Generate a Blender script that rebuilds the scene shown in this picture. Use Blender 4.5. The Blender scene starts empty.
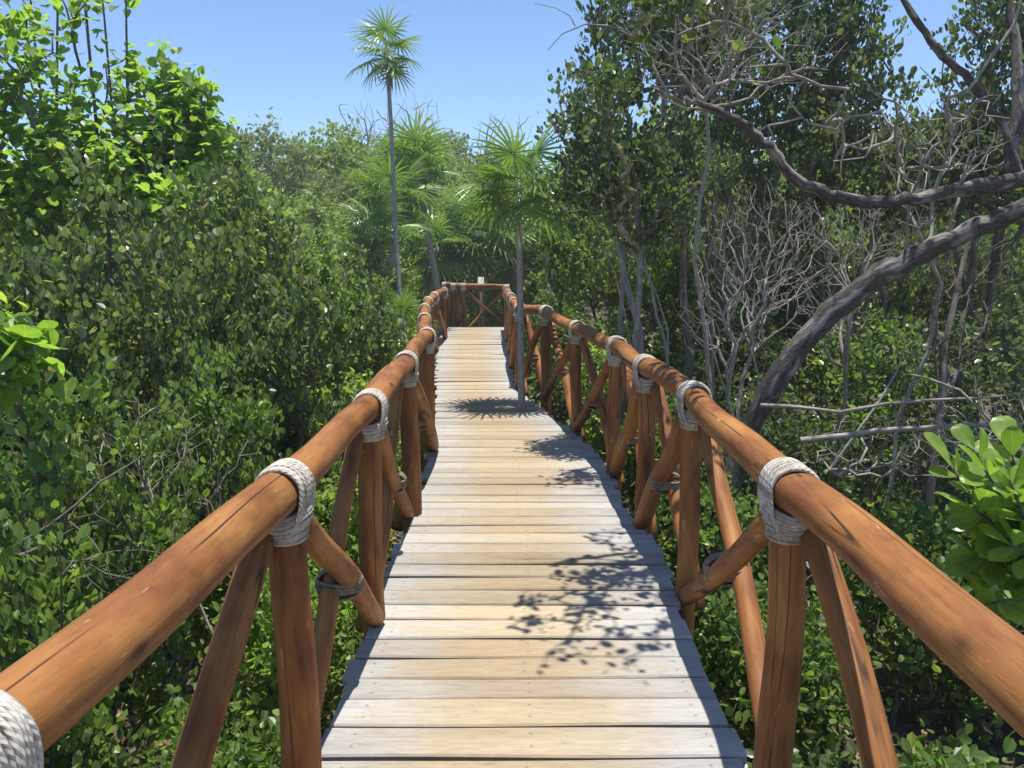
import bpy, math, random
import numpy as np
from mathutils import Vector

sc = bpy.context.scene
COL = sc.collection
RNG = np.random.default_rng(7)
random.seed(7)

# ------------------------------------------------------------------ camera
F, CX, CY, HZ, EYE = 800.0, 512.0, 384.0, 260.0, 1.6
PITCH = math.atan((CY - HZ) / F)
cam_d = bpy.data.cameras.new('camera')
cam = bpy.data.objects.new('camera', cam_d)
COL.objects.link(cam)
cam_d.sensor_width = 36.0
cam_d.lens = 36.0 * F / 1024.0
cam_d.clip_start = 0.05
cam_d.clip_end = 2000
cam.location = (0, 0, EYE)
cam.rotation_euler = (math.pi / 2 - PITCH, 0, 0)
sc.camera = cam
cp, sp = math.cos(PITCH), math.sin(PITCH)


def P(px, py, zc):
    """measured picture position at a depth (metres along the view axis) -> world point"""
    a, b = (px - CX) / F * zc, (py - CY) / F * zc
    return np.array([a, zc * cp - b * sp, EYE - zc * sp - b * cp])


def at_z(px, py, z):
    """measured picture position lying at world height z -> world point"""
    a, b = (px - CX) / F, (py - CY) / F
    dz = -sp - b * cp
    t = (z - EYE) / dz
    return np.array([a * t, (cp - b * sp) * t, z])


# ------------------------------------------------------------------ mesh helpers
class MB:
    def __init__(self):
        self.v, self.f, self.n, self.lc = [], [], 0, []

    def add(self, verts, faces, lc=None):
        verts = np.asarray(verts, float).reshape(-1, 3)
        for a in (faces if isinstance(faces, (list, tuple)) else [faces]):
            self.f.append(np.asarray(a, np.int64) + self.n)
        self.v.append(verts)
        self.lc.append(verts if lc is None else np.asarray(lc, float).reshape(-1, 3))
        self.n += len(verts)

    def mesh(self, name, mat, smooth=True, coords=False):
        me = bpy.data.meshes.new(name)
        if self.n == 0:
            return me
        v = np.concatenate(self.v).astype(np.float32)
        me.vertices.add(len(v))
        me.vertices.foreach_set('co', v.ravel())
        loops = np.concatenate([a.ravel() for a in self.f]).astype(np.int32)
        tot = np.concatenate([np.full(a.shape[0], a.shape[1]) for a in self.f])
        start = np.concatenate([[0], np.cumsum(tot)[:-1]]).astype(np.int32)
        me.loops.add(len(loops))
        me.loops.foreach_set('vertex_index', loops)
        me.polygons.add(len(tot))
        me.polygons.foreach_set('loop_start', start)
        me.polygons.foreach_set('use_smooth', np.full(len(tot), smooth))
        if coords:
            at = me.attributes.new('lcoord', 'FLOAT_VECTOR', 'POINT')
            at.data.foreach_set('vector', np.concatenate(self.lc).astype(np.float32).ravel())
        me.update(calc_edges=True)
        me.materials.append(mat)
        return me

    def build(self, name, mat, parent=None, smooth=True, coords=False):
        o = bpy.data.objects.new(name, self.mesh(name, mat, smooth, coords))
        COL.objects.link(o)
        if parent is not None:
            o.parent = parent
            o.matrix_parent_inverse.identity()
            o.location = -Vector(parent.location) if parent.type == 'EMPTY' and parent.parent is None else (0, 0, 0)
        return o


def nrm(a):
    a = np.asarray(a, float)
    return a / np.maximum(np.linalg.norm(a, axis=-1, keepdims=True), 1e-9)


def tube(mb, pts, rad, k=8, caps=True, wob=0.0, rng=RNG, off=None):
    """tapered tube along a polyline; lc stores (across, across, along) for the grain"""
    pts = np.asarray(pts, float)
    n = len(pts)
    rad = np.broadcast_to(np.asarray(rad, float), (n,)).copy()
    tan = np.zeros_like(pts)
    tan[1:-1] = pts[2:] - pts[:-2]
    tan[0], tan[-1] = pts[1] - pts[0], pts[-1] - pts[-2]
    tan = nrm(tan)
    u = np.cross(tan[0], [0, 0, 1.0])
    if np.linalg.norm(u) < 0.1:
        u = np.cross(tan[0], [1.0, 0, 0])
    u = u / np.linalg.norm(u)
    U = np.zeros_like(pts)
    for i in range(n):
        u = u - tan[i] * np.dot(u, tan[i])
        u = u / max(np.linalg.norm(u), 1e-9)
        U[i] = u
    V = np.cross(tan, U)
    ang = np.linspace(0, 2 * np.pi, k, endpoint=False)
    c, s = np.cos(ang), np.sin(ang)
    R = rad[:, None] * np.ones((1, k))
    if wob:
        ph = rng.uniform(0, 6.28, 4)
        t = np.arange(n)[:, None] / max(n - 1, 1)
        R = R * (1 + wob * (np.sin(2 * ang + ph[0] + 2 * t) * .5 + np.sin(3 * ang + ph[1] - 3 * t) * .3
                            + np.sin(9 * t + ph[2] + ang) * .35))
    ring = pts[:, None, :] + R[:, :, None] * (U[:, None, :] * c[None, :, None] + V[:, None, :] * s[None, :, None])
    ln = np.concatenate([[0], np.cumsum(np.linalg.norm(np.diff(pts, axis=0), axis=1))])
    o = rng.uniform(0, 40, 3) if off is None else off
    lc = np.stack([R * c + o[0], R * s + o[1], np.broadcast_to(ln[:, None], (n, k)) + o[2]], -1)
    i = np.arange(n - 1)[:, None] * k
    j = np.arange(k)[None, :]
    j2 = (j + 1) % k
    q = np.stack([i + j, i + j2, i + k + j2, i + k + j], -1).reshape(-1, 4)
    fs = [q]
    if caps:
        fs += [np.arange(k)[None, ::-1].copy(), (np.arange(k) + (n - 1) * k)[None, :]]
    mb.add(ring.reshape(-1, 3), fs, lc.reshape(-1, 3))


def log_pts(a, b, n=14, bend=0.012, rng=RNG):
    a, b = np.asarray(a, float), np.asarray(b, float)
    t = np.linspace(0, 1, n)[:, None]
    p = a + (b - a) * t
    d = nrm(b - a)
    s = nrm(np.cross(d, rng.normal(size=3)))
    s2 = np.cross(d, s)
    p = p + s * bend * np.sin(np.pi * t) * rng.uniform(.3, 1.2) + s2 * bend * .6 * np.sin(2 * np.pi * t + rng.uniform(0, 6)) * np.sin(np.pi * t)
    return p


def box(mb, c, sx, sy, sz):
    x, y, z = sx / 2, sy / 2, sz / 2
    v = np.array([[-x, -y, -z], [x, -y, -z], [x, y, -z], [-x, y, -z], [-x, -y, z], [x, -y, z], [x, y, z], [-x, y, z]]) + np.asarray(c)
    mb.add(v, np.array([[0, 3, 2, 1], [4, 5, 6, 7], [0, 1, 5, 4], [1, 2, 6, 5], [2, 3, 7, 6], [3, 0, 4, 7]]))


def empty(name, loc, label, cat, group=None):
    o = bpy.data.objects.new(name, None)
    COL.objects.link(o)
    o.empty_display_size = .1
    o.location = tuple(float(x) for x in loc)
    o['label'], o['category'] = label, cat
    if group:
        o['group'] = group
    return o


def copy_tree(src, loc, rz=0, sx=1.0, sz=None, label=None, group=None):
    r = src.copy()
    COL.objects.link(r)
    r.location = tuple(float(x) for x in loc)
    r.rotation_euler = (0, 0, rz)
    r.scale = (sx, sx, sz or sx)
    if label:
        r['label'] = label
    if group:
        r['group'] = group
    for ch in list(src.children):
        c = ch.copy()
        COL.objects.link(c)
        c.parent = r
    return r


# ------------------------------------------------------------------ materials
def new_mat(name):
    m = bpy.data.materials.new(name)
    m.use_nodes = True
    nt = m.node_tree
    nt.nodes.clear()
    out = nt.nodes.new('ShaderNodeOutputMaterial')
    return m, nt, out


def N(nt, kind, **kw):
    n = nt.nodes.new(kind)
    for k, v in kw.items():
        if k in n.inputs:
            n.inputs[k].default_value = v
        else:
            setattr(n, k, v)
    return n


def ramp(nt, fac, stops, interp='LINEAR'):
    r = nt.nodes.new('ShaderNodeValToRGB')
    r.color_ramp.interpolation = interp
    e = r.color_ramp.elements
    while len(e) > 1:
        e.remove(e[-1])
    e[0].position, e[0].color = stops[0][0], (*stops[0][1], 1)
    for p, c in stops[1:]:
        x = e.new(p)
        x.color = (*c, 1)
    nt.links.new(fac, r.inputs[0])
    return r.outputs[0]


def g(v):
    return (v, v, v)


def mixc(nt, fac, a, b, mode='MIX'):
    m = nt.nodes.new('ShaderNodeMix')
    m.data_type = 'RGBA'
    m.blend_type = mode
    for s, val in ((0, fac), (6, a), (7, b)):
        if isinstance(val, (int, float)):
            m.inputs[s].default_value = val
        elif isinstance(val, tuple):
            m.inputs[s].default_value = (*val, 1)
        else:
            nt.links.new(val, m.inputs[s])
    return m.outputs[2]


def math_n(nt, op, a, b=None):
    m = nt.nodes.new('ShaderNodeMath')
    m.operation = op
    for i, v in enumerate((a, b)):
        if v is None:
            continue
        if isinstance(v, (int, float)):
            m.inputs[i].default_value = v
        else:
            nt.links.new(v, m.inputs[i])
    return m.outputs[0]


def leaf_mat(name, stops, rough=.42, transl=.35, tcol=None, spec=.5, veins=False):
    m, nt, out = new_mat(name)
    geo = N(nt, 'ShaderNodeNewGeometry')
    c = ramp(nt, geo.outputs['Random Per Island'], stops)
    if veins:
        at = N(nt, 'ShaderNodeAttribute', attribute_name='lcoord')
        sp_ = N(nt, 'ShaderNodeSeparateXYZ')
        nt.links.new(at.outputs['Vector'], sp_.inputs[0])
        ay = math_n(nt, 'ABSOLUTE', sp_.outputs[1])
        rib = ramp(nt, ay, [(0, g(.75)), (.012, g(.6)), (.024, g(0))])
        w = math_n(nt, 'ABSOLUTE', math_n(nt, 'SUBTRACT', math_n(nt, 'FRACT', math_n(nt, 'MULTIPLY', math_n(nt, 'SUBTRACT', sp_.outputs[0], math_n(nt, 'MULTIPLY', ay, .7)), 8.0)), .5))
        sec = ramp(nt, w, [(0, g(.28)), (.06, g(.2)), (.14, g(0))])
        vein = mixc(nt, 1.0, rib, sec, 'LIGHTEN')
        c = mixc(nt, vein, c, mixc(nt, .5, c, (.34, .42, .16)))
        n_ = N(nt, 'ShaderNodeTexNoise', Scale=26, Detail=3)
        tc_ = N(nt, 'ShaderNodeTexCoord')
        nt.links.new(tc_.outputs['Object'], n_.inputs['Vector'])
        c = mixc(nt, 1.0, c, ramp(nt, n_.outputs['Fac'], [(.3, (.78, .80, .7)), (.6, (1.1, 1.08, 1.0))]), 'MULTIPLY')
        c = mixc(nt, ramp(nt, n_.outputs['Fac'], [(.70, g(0)), (.74, g(.8))]), c, (.16, .11, .04))
    p = N(nt, 'ShaderNodeBsdfPrincipled', Roughness=rough)
    p.inputs['Specular IOR Level'].default_value = spec
    nt.links.new(c, p.inputs['Base Color'])
    t = N(nt, 'ShaderNodeBsdfTranslucent')
    tc = mixc(nt, 1.0, c, tcol or (1.35, 1.4, .7), 'MULTIPLY')
    nt.links.new(tc, t.inputs['Color'])
    mx = N(nt, 'ShaderNodeMixShader')
    mx.inputs[0].default_value = transl
    nt.links.new(p.outputs[0], mx.inputs[1])
    nt.links.new(t.outputs[0], mx.inputs[2])
    nt.links.new(mx.outputs[0], out.inputs[0])
    return m


def bark_mat(name, dark, light, scale=14, pale=None):
    m, nt, out = new_mat(name)
    co = N(nt, 'ShaderNodeAttribute', attribute_name='lcoord')
    mp = N(nt, 'ShaderNodeMapping')
    mp.inputs['Scale'].default_value = (1, 1, .35)
    nt.links.new(co.outputs['Vector'], mp.inputs[0])
    n1 = N(nt, 'ShaderNodeTexNoise', Scale=scale * 2, Detail=6, Roughness=.65)
    nt.links.new(mp.outputs[0], n1.inputs['Vector'])
    c = ramp(nt, n1.outputs['Fac'], [(.3, dark), (.72, light)])
    n2 = N(nt, 'ShaderNodeTexNoise', Scale=scale * .45, Detail=3)
    nt.links.new(mp.outputs[0], n2.inputs['Vector'])
    if pale:
        f = ramp(nt, n2.outputs['Fac'], [(.52, g(0)), (.64, g(1))])
        c = mixc(nt, f, c, pale)
    p = N(nt, 'ShaderNodeBsdfPrincipled', Roughness=.9)
    nt.links.new(c, p.inputs['Base Color'])
    b = N(nt, 'ShaderNodeBump', Strength=.8, Distance=.02)
    nt.links.new(n1.outputs['Fac'], b.inputs['Height'])
    nt.links.new(b.outputs[0], p.inputs['Normal'])
    nt.links.new(p.outputs[0], out.inputs[0])
    return m


def log_mat():
    m, nt, out = new_mat('varnished_log')
    co = N(nt, 'ShaderNodeAttribute', attribute_name='lcoord')
    mp = N(nt, 'ShaderNodeMapping')
    mp.inputs['Scale'].default_value = (1, 1, .09)
    nt.links.new(co.outputs['Vector'], mp.inputs[0])
    mp2 = N(nt, 'ShaderNodeMapping')
    mp2.inputs['Scale'].default_value = (1, 1, .3)
    nt.links.new(co.outputs['Vector'], mp2.inputs[0])
    fine = N(nt, 'ShaderNodeTexNoise', Scale=70, Detail=6, Roughness=.65, Distortion=.3)
    nt.links.new(mp.outputs[0], fine.inputs['Vector'])
    big = N(nt, 'ShaderNodeTexNoise', Scale=9, Detail=4, Roughness=.55)
    nt.links.new(mp2.outputs[0], big.inputs['Vector'])
    c = ramp(nt, big.outputs['Fac'], [(.26, (.095, .032, .015)), (.38, (.175, .066, .023)), (.54, (.27, .114, .034)), (.72, (.345, .165, .052))])
    s = ramp(nt, fine.outputs['Fac'], [(.28, g(.62)), (.48, g(1.0)), (.75, g(1.12))])
    c = mixc(nt, .85, c, s, 'MULTIPLY')
    # drying cracks that run along the log
    cr = N(nt, 'ShaderNodeTexNoise', Scale=5, Detail=1.5, Roughness=.4)
    mp3 = N(nt, 'ShaderNodeMapping')
    mp3.inputs['Scale'].default_value = (1.6, 1.6, .05)
    nt.links.new(co.outputs['Vector'], mp3.inputs[0])
    nt.links.new(mp3.outputs[0], cr.inputs['Vector'])
    d = math_n(nt, 'ABSOLUTE', math_n(nt, 'SUBTRACT', cr.outputs['Fac'], .5))
    crack = ramp(nt, d, [(.0, g(1)), (.004, g(1)), (.009, g(0))])
    gate = ramp(nt, big.outputs['Fac'], [(.44, g(0)), (.54, g(.9))])
    crack = mixc(nt, 1.0, crack, gate, 'MULTIPLY')
    c = mixc(nt, crack, c, (.03, .014, .009))
    # small pale scuffs
    sc_ = N(nt, 'ShaderNodeTexNoise', Scale=38, Detail=2)
    nt.links.new(mp2.outputs[0], sc_.inputs['Vector'])
    f = ramp(nt, sc_.outputs['Fac'], [(.70, g(0)), (.76, g(.7))])
    c = mixc(nt, f, c, (.50, .30, .17))
    # knots and dark bark rests
    vo = N(nt, 'ShaderNodeTexVoronoi', Scale=7)
    mpv = N(nt, 'ShaderNodeMapping')
    mpv.inputs['Scale'].default_value = (1, 1, .45)
    nt.links.new(co.outputs['Vector'], mpv.inputs[0])
    nt.links.new(mpv.outputs[0], vo.inputs['Vector'])
    c = mixc(nt, ramp(nt, vo.outputs['Distance'], [(.05, g(.85)), (.10, g(.35)), (.17, g(0))]), c, (.055, .025, .014))
    wide = N(nt, 'ShaderNodeTexNoise', Scale=2.3, Detail=5, Roughness=.6)
    nt.links.new(co.outputs['Vector'], wide.inputs['Vector'])
    c = mixc(nt, 1.0, c, ramp(nt, wide.outputs['Fac'], [(.30, (.66, .58, .55)), (.45, g(1)), (.68, (1.12, 1.12, 1.08))]), 'MULTIPLY')
    p = N(nt, 'ShaderNodeBsdfPrincipled')
    p.inputs['Specular IOR Level'].default_value = .22
    rr = ramp(nt, fine.outputs['Fac'], [(.3, g(.75)), (.7, g(.5))])
    nt.links.new(rr, p.inputs['Roughness'])
    nt.links.new(c, p.inputs['Base Color'])
    h = mixc(nt, crack, fine.outputs['Fac'], (-2.0, -2.0, -2.0))
    b = N(nt, 'ShaderNodeBump', Strength=.4, Distance=.004)
    nt.links.new(h, b.inputs['Height'])
    nt.links.new(b.outputs[0], p.inputs['Normal'])
    nt.links.new(p.outputs[0], out.inputs[0])
    return m


def rope_mat(name='rope_fibre', dark=(.35, .315, .26), light=(.60, .565, .50)):
    m, nt, out = new_mat(name)
    co = N(nt, 'ShaderNodeAttribute', attribute_name='lcoord')
    sep = N(nt, 'ShaderNodeSeparateXYZ')
    nt.links.new(co.outputs['Vector'], sep.inputs[0])
    # x = angle round the strand (turns), z = length along the strand (m): a twisted lay
    ph = math_n(nt, 'ADD', math_n(nt, 'MULTIPLY', sep.outputs[0], 3.0), math_n(nt, 'MULTIPLY', sep.outputs[2], 62.0))
    fr = math_n(nt, 'ABSOLUTE', math_n(nt, 'SUBTRACT', math_n(nt, 'FRACT', ph), .5))
    n = N(nt, 'ShaderNodeTexNoise', Scale=60, Detail=4)
    tc = N(nt, 'ShaderNodeTexCoord')
    nt.links.new(tc.outputs['Object'], n.inputs['Vector'])
    c = ramp(nt, n.outputs['Fac'], [(.3, dark), (.7, light)])
    big = N(nt, 'ShaderNodeTexNoise', Scale=9, Detail=3)
    geo_ = N(nt, 'ShaderNodeNewGeometry')
    nt.links.new(geo_.outputs['Position'], big.inputs['Vector'])
    c = mixc(nt, 1.0, c, ramp(nt, big.outputs['Fac'], [(.3, (.70, .66, .60)), (.65, (1.15, 1.15, 1.15))]), 'MULTIPLY')
    gr = ramp(nt, fr, [(.30, g(1)), (.5, g(.72))])
    c = mixc(nt, .8, c, gr, 'MULTIPLY')
    p = N(nt, 'ShaderNodeBsdfPrincipled', Roughness=.95)
    p.inputs['Specular IOR Level'].default_value = .1
    nt.links.new(c, p.inputs['Base Color'])
    b = N(nt, 'ShaderNodeBump', Strength=.7, Distance=.004)
    nt.links.new(math_n(nt, 'SUBTRACT', math_n(nt, 'MULTIPLY', n.outputs['Fac'], .3), fr), b.inputs['Height'])
    nt.links.new(b.outputs[0], p.inputs['Normal'])
    nt.links.new(p.outputs[0], out.inputs[0])
    return m


def deck_mat():
    """lcoord = (across 0..1, plank id, metres across)"""
    m, nt, out = new_mat('weathered_planks')
    co = N(nt, 'ShaderNodeAttribute', attribute_name='lcoord')
    sep = N(nt, 'ShaderNodeSeparateXYZ')
    nt.links.new(co.outputs['Vector'], sep.inputs[0])
    geo = N(nt, 'ShaderNodeNewGeometry')
    tc = N(nt, 'ShaderNodeTexCoord')
    comb = N(nt, 'ShaderNodeCombineXYZ')
    nt.links.new(math_n(nt, 'FLOOR', sep.outputs[1]), comb.inputs[2])
    add = N(nt, 'ShaderNodeVectorMath', operation='MULTIPLY_ADD')
    nt.links.new(comb.outputs[0], add.inputs[0])
    add.inputs[1].default_value = (0, 0, 3.7)
    nt.links.new(tc.outputs['Object'], add.inputs[2])
    mp = N(nt, 'ShaderNodeMapping')
    mp.inputs['Scale'].default_value = (.13, 1, 1)
    nt.links.new(add.outputs[0], mp.inputs[0])
    grain = N(nt, 'ShaderNodeTexNoise', Scale=75, Detail=8, Roughness=.78, Distortion=.35)
    nt.links.new(mp.outputs[0], grain.inputs['Vector'])
    patch = N(nt, 'ShaderNodeTexNoise', Scale=3.2, Detail=4, Roughness=.6)
    nt.links.new(add.outputs[0], patch.inputs['Vector'])
    rnd = geo.outputs['Random Per Island']
    tan = ramp(nt, rnd, [(0, (.30, .228, .138)), (.3, (.385, .297, .185)), (.5, (.33, .265, .18)), (.75, (.41, .325, .205)), (1, (.43, .358, .248))])
    gry = ramp(nt, rnd, [(0, (.33, .31, .28)), (1, (.42, .40, .37))])
    e = math_n(nt, 'ABSOLUTE', math_n(nt, 'SUBTRACT', sep.outputs[0], .47))
    e = math_n(nt, 'ADD', math_n(nt, 'MULTIPLY', e, 2.0), math_n(nt, 'MULTIPLY', math_n(nt, 'SUBTRACT', patch.outputs['Fac'], .5), 1.1))
    ef = ramp(nt, e, [(.28, g(0)), (.85, g(1))])
    c = mixc(nt, ef, tan, gry)
    s = ramp(nt, grain.outputs['Fac'], [(.26, g(.42)), (.40, g(.80)), (.55, g(1.0)), (.8, g(1.14))])
    c = mixc(nt, .9, c, s, 'MULTIPLY')
    # dark grain splits and stains
    sp_ = ramp(nt, grain.outputs['Fac'], [(.27, g(1)), (.31, g(0))])
    gate = ramp(nt, patch.outputs['Fac'], [(.48, g(0)), (.62, g(1))])
    c = mixc(nt, mixc(nt, 1.0, sp_, gate, 'MULTIPLY'), c, (.09, .07, .055))
    # broad water stains and worn patches
    st = N(nt, 'ShaderNodeTexNoise', Scale=1.6, Detail=6, Roughness=.65)
    nt.links.new(mp.outputs[0], st.inputs['Vector'])
    c = mixc(nt, 1.0, c, ramp(nt, st.outputs['Fac'], [(.32, (.66, .64, .62)), (.5, g(.98)), (.7, g(1.08))]), 'MULTIPLY')
    # nail heads, two to a bearer
    v = math_n(nt, 'MULTIPLY', math_n(nt, 'FRACT', sep.outputs[1]), 2.0)
    nails = None
    for u0 in (.075, .5, .925):
        for v0 in (.27, .68):
            du = math_n(nt, 'MULTIPLY', math_n(nt, 'SUBTRACT', sep.outputs[0], u0), 1.4)
            dv = math_n(nt, 'MULTIPLY', math_n(nt, 'SUBTRACT', v, v0), .165)
            d = math_n(nt, 'SQRT', math_n(nt, 'ADD', math_n(nt, 'MULTIPLY', du, du), math_n(nt, 'MULTIPLY', dv, dv)))
            nails = d if nails is None else math_n(nt, 'MINIMUM', nails, d)
    nf = ramp(nt, nails, [(.0, g(.5)), (.0032, g(.5)), (.005, g(.15)), (.012, g(0))])
    c = mixc(nt, nf, c, (.06, .045, .035))
    p = N(nt, 'ShaderNodeBsdfPrincipled', Roughness=.78)
    p.inputs['Specular IOR Level'].default_value = .25
    nt.links.new(c, p.inputs['Base Color'])
    b = N(nt, 'ShaderNodeBump', Strength=.5, Distance=.004)
    nt.links.new(grain.outputs['Fac'], b.inputs['Height'])
    nt.links.new(b.outputs[0], p.inputs['Normal'])
    nt.links.new(p.outputs[0], out.inputs[0])
    return m


def ground_mat():
    m, nt, out = new_mat('leaf_litter_soil')
    tc = N(nt, 'ShaderNodeTexCoord')
    n1 = N(nt, 'ShaderNodeTexNoise', Scale=9, Detail=8, Roughness=.7)
    n2 = N(nt, 'ShaderNodeTexVoronoi', Scale=26)
    nt.links.new(tc.outputs['Object'], n1.inputs['Vector'])
    nt.links.new(tc.outputs['Object'], n2.inputs['Vector'])
    c = ramp(nt, n1.outputs['Fac'], [(.3, (.035, .026, .018)), (.55, (.085, .062, .04)), (.75, (.15, .11, .07))])
    c = mixc(nt, .35, c, mixc(nt, 1.0, n2.outputs['Color'], (.16, .11, .06), 'MULTIPLY'))
    p = N(nt, 'ShaderNodeBsdfPrincipled', Roughness=.95)
    nt.links.new(c, p.inputs['Base Color'])
    b = N(nt, 'ShaderNodeBump', Strength=.8, Distance=.04)
    nt.links.new(n1.outputs['Fac'], b.inputs['Height'])
    nt.links.new(b.outputs[0], p.inputs['Normal'])
    nt.links.new(p.outputs[0], out.inputs[0])
    return m


def plain_mat(name, col, rough=.6):
    m, nt, out = new_mat(name)
    tc = N(nt, 'ShaderNodeTexCoord')
    n = N(nt, 'ShaderNodeTexNoise', Scale=12, Detail=4)
    nt.links.new(tc.outputs['Object'], n.inputs['Vector'])
    c = ramp(nt, n.outputs['Fac'], [(.3, tuple(x * .88 for x in col)), (.7, col)])
    p = N(nt, 'ShaderNodeBsdfPrincipled', Roughness=rough)
    nt.links.new(c, p.inputs['Base Color'])
    nt.links.new(p.outputs[0], out.inputs[0])
    return m


M = {
    'log': log_mat(), 'rope': rope_mat(), 'oldrope': rope_mat('grimy_rope_fibre', (.17, .14, .105), (.34, .295, .235)), 'deck': deck_mat(), 'ground': ground_mat(),
    'joist': plain_mat('dark_timber', (.10, .065, .04), .85),
    'white': plain_mat('white_board', (.62, .62, .60), .6),
    'olive': leaf_mat('olive_leaves', [(0, (.056, .088, .032)), (.3, (.102, .156, .048)), (.6, (.150, .212, .064)), (.86, (.20, .255, .092)), (.96, (.24, .27, .14)), (1, (.26, .17, .11))], .33, .50),
    'shrub': leaf_mat('mid_green_leaves', [(0, (.066, .118, .028)), (.45, (.130, .214, .048)), (.85, (.205, .295, .068)), (1, (.27, .33, .09))], .36, .55),
    'bright': leaf_mat('bright_green_leaves', [(0, (.15, .27, .045)), (.5, (.215, .355, .065)), (.9, (.25, .38, .09)), (1, (.34, .36, .08))], .4, .66, veins=True),
    'dark': leaf_mat('dark_round_leaves', [(0, (.054, .090, .034)), (.5, (.102, .152, .052)), (.85, (.155, .206, .074)), (1, (.21, .245, .12))], .30, .47),
    'far': leaf_mat('hazy_tree_leaves', [(0, (.15, .215, .05)), (.5, (.215, .30, .07)), (1, (.29, .37, .11))], .6, .45),
    'farolive': leaf_mat('grey_green_leaves', [(0, (.14, .18, .06)), (.5, (.205, .255, .085)), (1, (.26, .31, .12))], .6, .42),
    'glossy': leaf_mat('glossy_fresh_leaves', [(0, (.15, .26, .045)), (.5, (.21, .34, .06)), (1, (.28, .40, .08))], .27, .55, spec=.5, veins=True),
    'palm': leaf_mat('palm_fronds', [(0, (.11, .21, .04)), (.5, (.165, .27, .052)), (1, (.24, .345, .08))], .34, .36),
    'palmdead': leaf_mat('dry_palm_fronds', [(0, (.17, .15, .09)), (1, (.28, .25, .17))], .8, .2),
    'bark': bark_mat('grey_bark', (.055, .045, .036), (.20, .175, .145)),
    'twig': bark_mat('pale_twig_bark', (.16, .14, .115), (.42, .385, .335), 20),
    'limb': bark_mat('lichen_limb_bark', (.022, .018, .015), (.135, .113, .096), 34, (.27, .25, .22)),
    'pale': bark_mat('whitish_bark', (.16, .145, .125), (.42, .40, .365), 10),
    'palmtrunk': bark_mat('palm_trunk_bark', (.20, .18, .155), (.42, .39, .35), 16),
    'litter': leaf_mat('dry_leaf_litter', [(0, (.10, .06, .03)), (.5, (.20, .13, .07)), (1, (.33, .24, .14))], .8, .1),
}

# ------------------------------------------------------------------ leaves
def leaf_template(kind):
    if kind == 'mid':        # rounded leaf, two folded halves
        v = [[0, 0, 0], [.32, .30, .05], [.74, .30, .04], [1, 0, -.06], [.74, -.30, .04], [.32, -.30, .05]]
        return np.array(v), [np.array([[0, 3, 2, 1], [0, 5, 4, 3]])]
    if kind == 'narrow':
        v = [[0, 0, 0], [.35, .17, .04], [.72, .13, .02], [1, 0, -.06], [.72, -.13, .02], [.35, -.17, .04]]
        return np.array(v), [np.array([[0, 3, 2, 1], [0, 5, 4, 3]])]
    if kind == 'far':
        v = [[0, 0, 0], [.5, .34, .08], [1, 0, 0], [.5, -.34, .08]]
        return np.array(v), [np.array([[0, 2, 1], [0, 3, 2]])]
    if kind == 'heart':
        half = [[-.12, .22], [.02, .46], [.30, .53], [.62, .34], [.84, .14]]
    elif kind == 'obovate':
        half = [[.08, .05], [.30, .17], [.55, .27], [.78, .28], [.94, .16]]
    rib = [[0, 0, 0]] + [[max(x, .03), 0, -.05 * math.sin(3.0 * x)] for x, y in half[1:]] + [[1.0, 0, -.10]]
    v, fs4, fs3 = list(rib), [], []
    nr = len(rib)
    for sgn in (1, -1):
        b = len(v)
        for x, y in half:
            v.append([x, sgn * y, .16 * abs(y) + .02 - .09 * x * x])
        for i in range(len(half) - 1):
            q = [i, i + 1, b + i + 1, b + i]
            fs4.append(q if sgn > 0 else q[::-1])
        t = [len(half) - 1, nr - 1, b + len(half) - 1]
        fs3.append(t if sgn > 0 else t[::-1])
    return np.array(v), [np.array(fs4), np.array(fs3)]


TPL = {k: leaf_template(k) for k in ('mid', 'narrow', 'far', 'heart', 'obovate')}


def add_leaves(mb, kind, pos, fwd, up, size):
    """pos n*3, fwd n*3, up n*3 (roughly the upper side), size n"""
    if len(pos) == 0:
        return
    T, fs = TPL[kind]
    fwd = nrm(fwd)
    side = nrm(np.cross(up, fwd))
    nor = np.cross(fwd, side)
    B = np.stack([fwd, side, nor], 1)                       # n,3,3
    v = np.einsum('kj,nji->nki', T, B) * np.asarray(size)[:, None, None] + np.asarray(pos)[:, None, :]
    n, k = len(pos), len(T)
    offs = (np.arange(n) * k)[:, None, None]
    mb.add(v.reshape(-1, 3), [(f[None] + offs).reshape(-1, f.shape[1]) for f in fs], np.tile(T, (n, 1)))


# ------------------------------------------------------------------ trees
def ellipsoid_pts(rng, ells, n, shell=.45, zmin=-.9):
    out = []
    w = np.array([e[3] * e[4] * e[5] for e in ells]) ** .75
    cnt = np.maximum((n * w / w.sum()).astype(int), 3)
    for e, k in zip(ells, cnt):
        d = nrm(rng.normal(size=(k, 3)))
        r = rng.uniform(shell ** 3, 1, k) ** (1 / 3)
        r *= 1 + .16 * np.sin(d[:, 0] * 5 + e[0] * 3) * np.sin(d[:, 2] * 6 + e[1]) + rng.normal(0, .05, k)
        out.append(np.array(e[:3]) + d * r[:, None] * np.array(e[3:6]))
    p = np.concatenate(out)
    return p[p[:, 2] > zmin]


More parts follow.
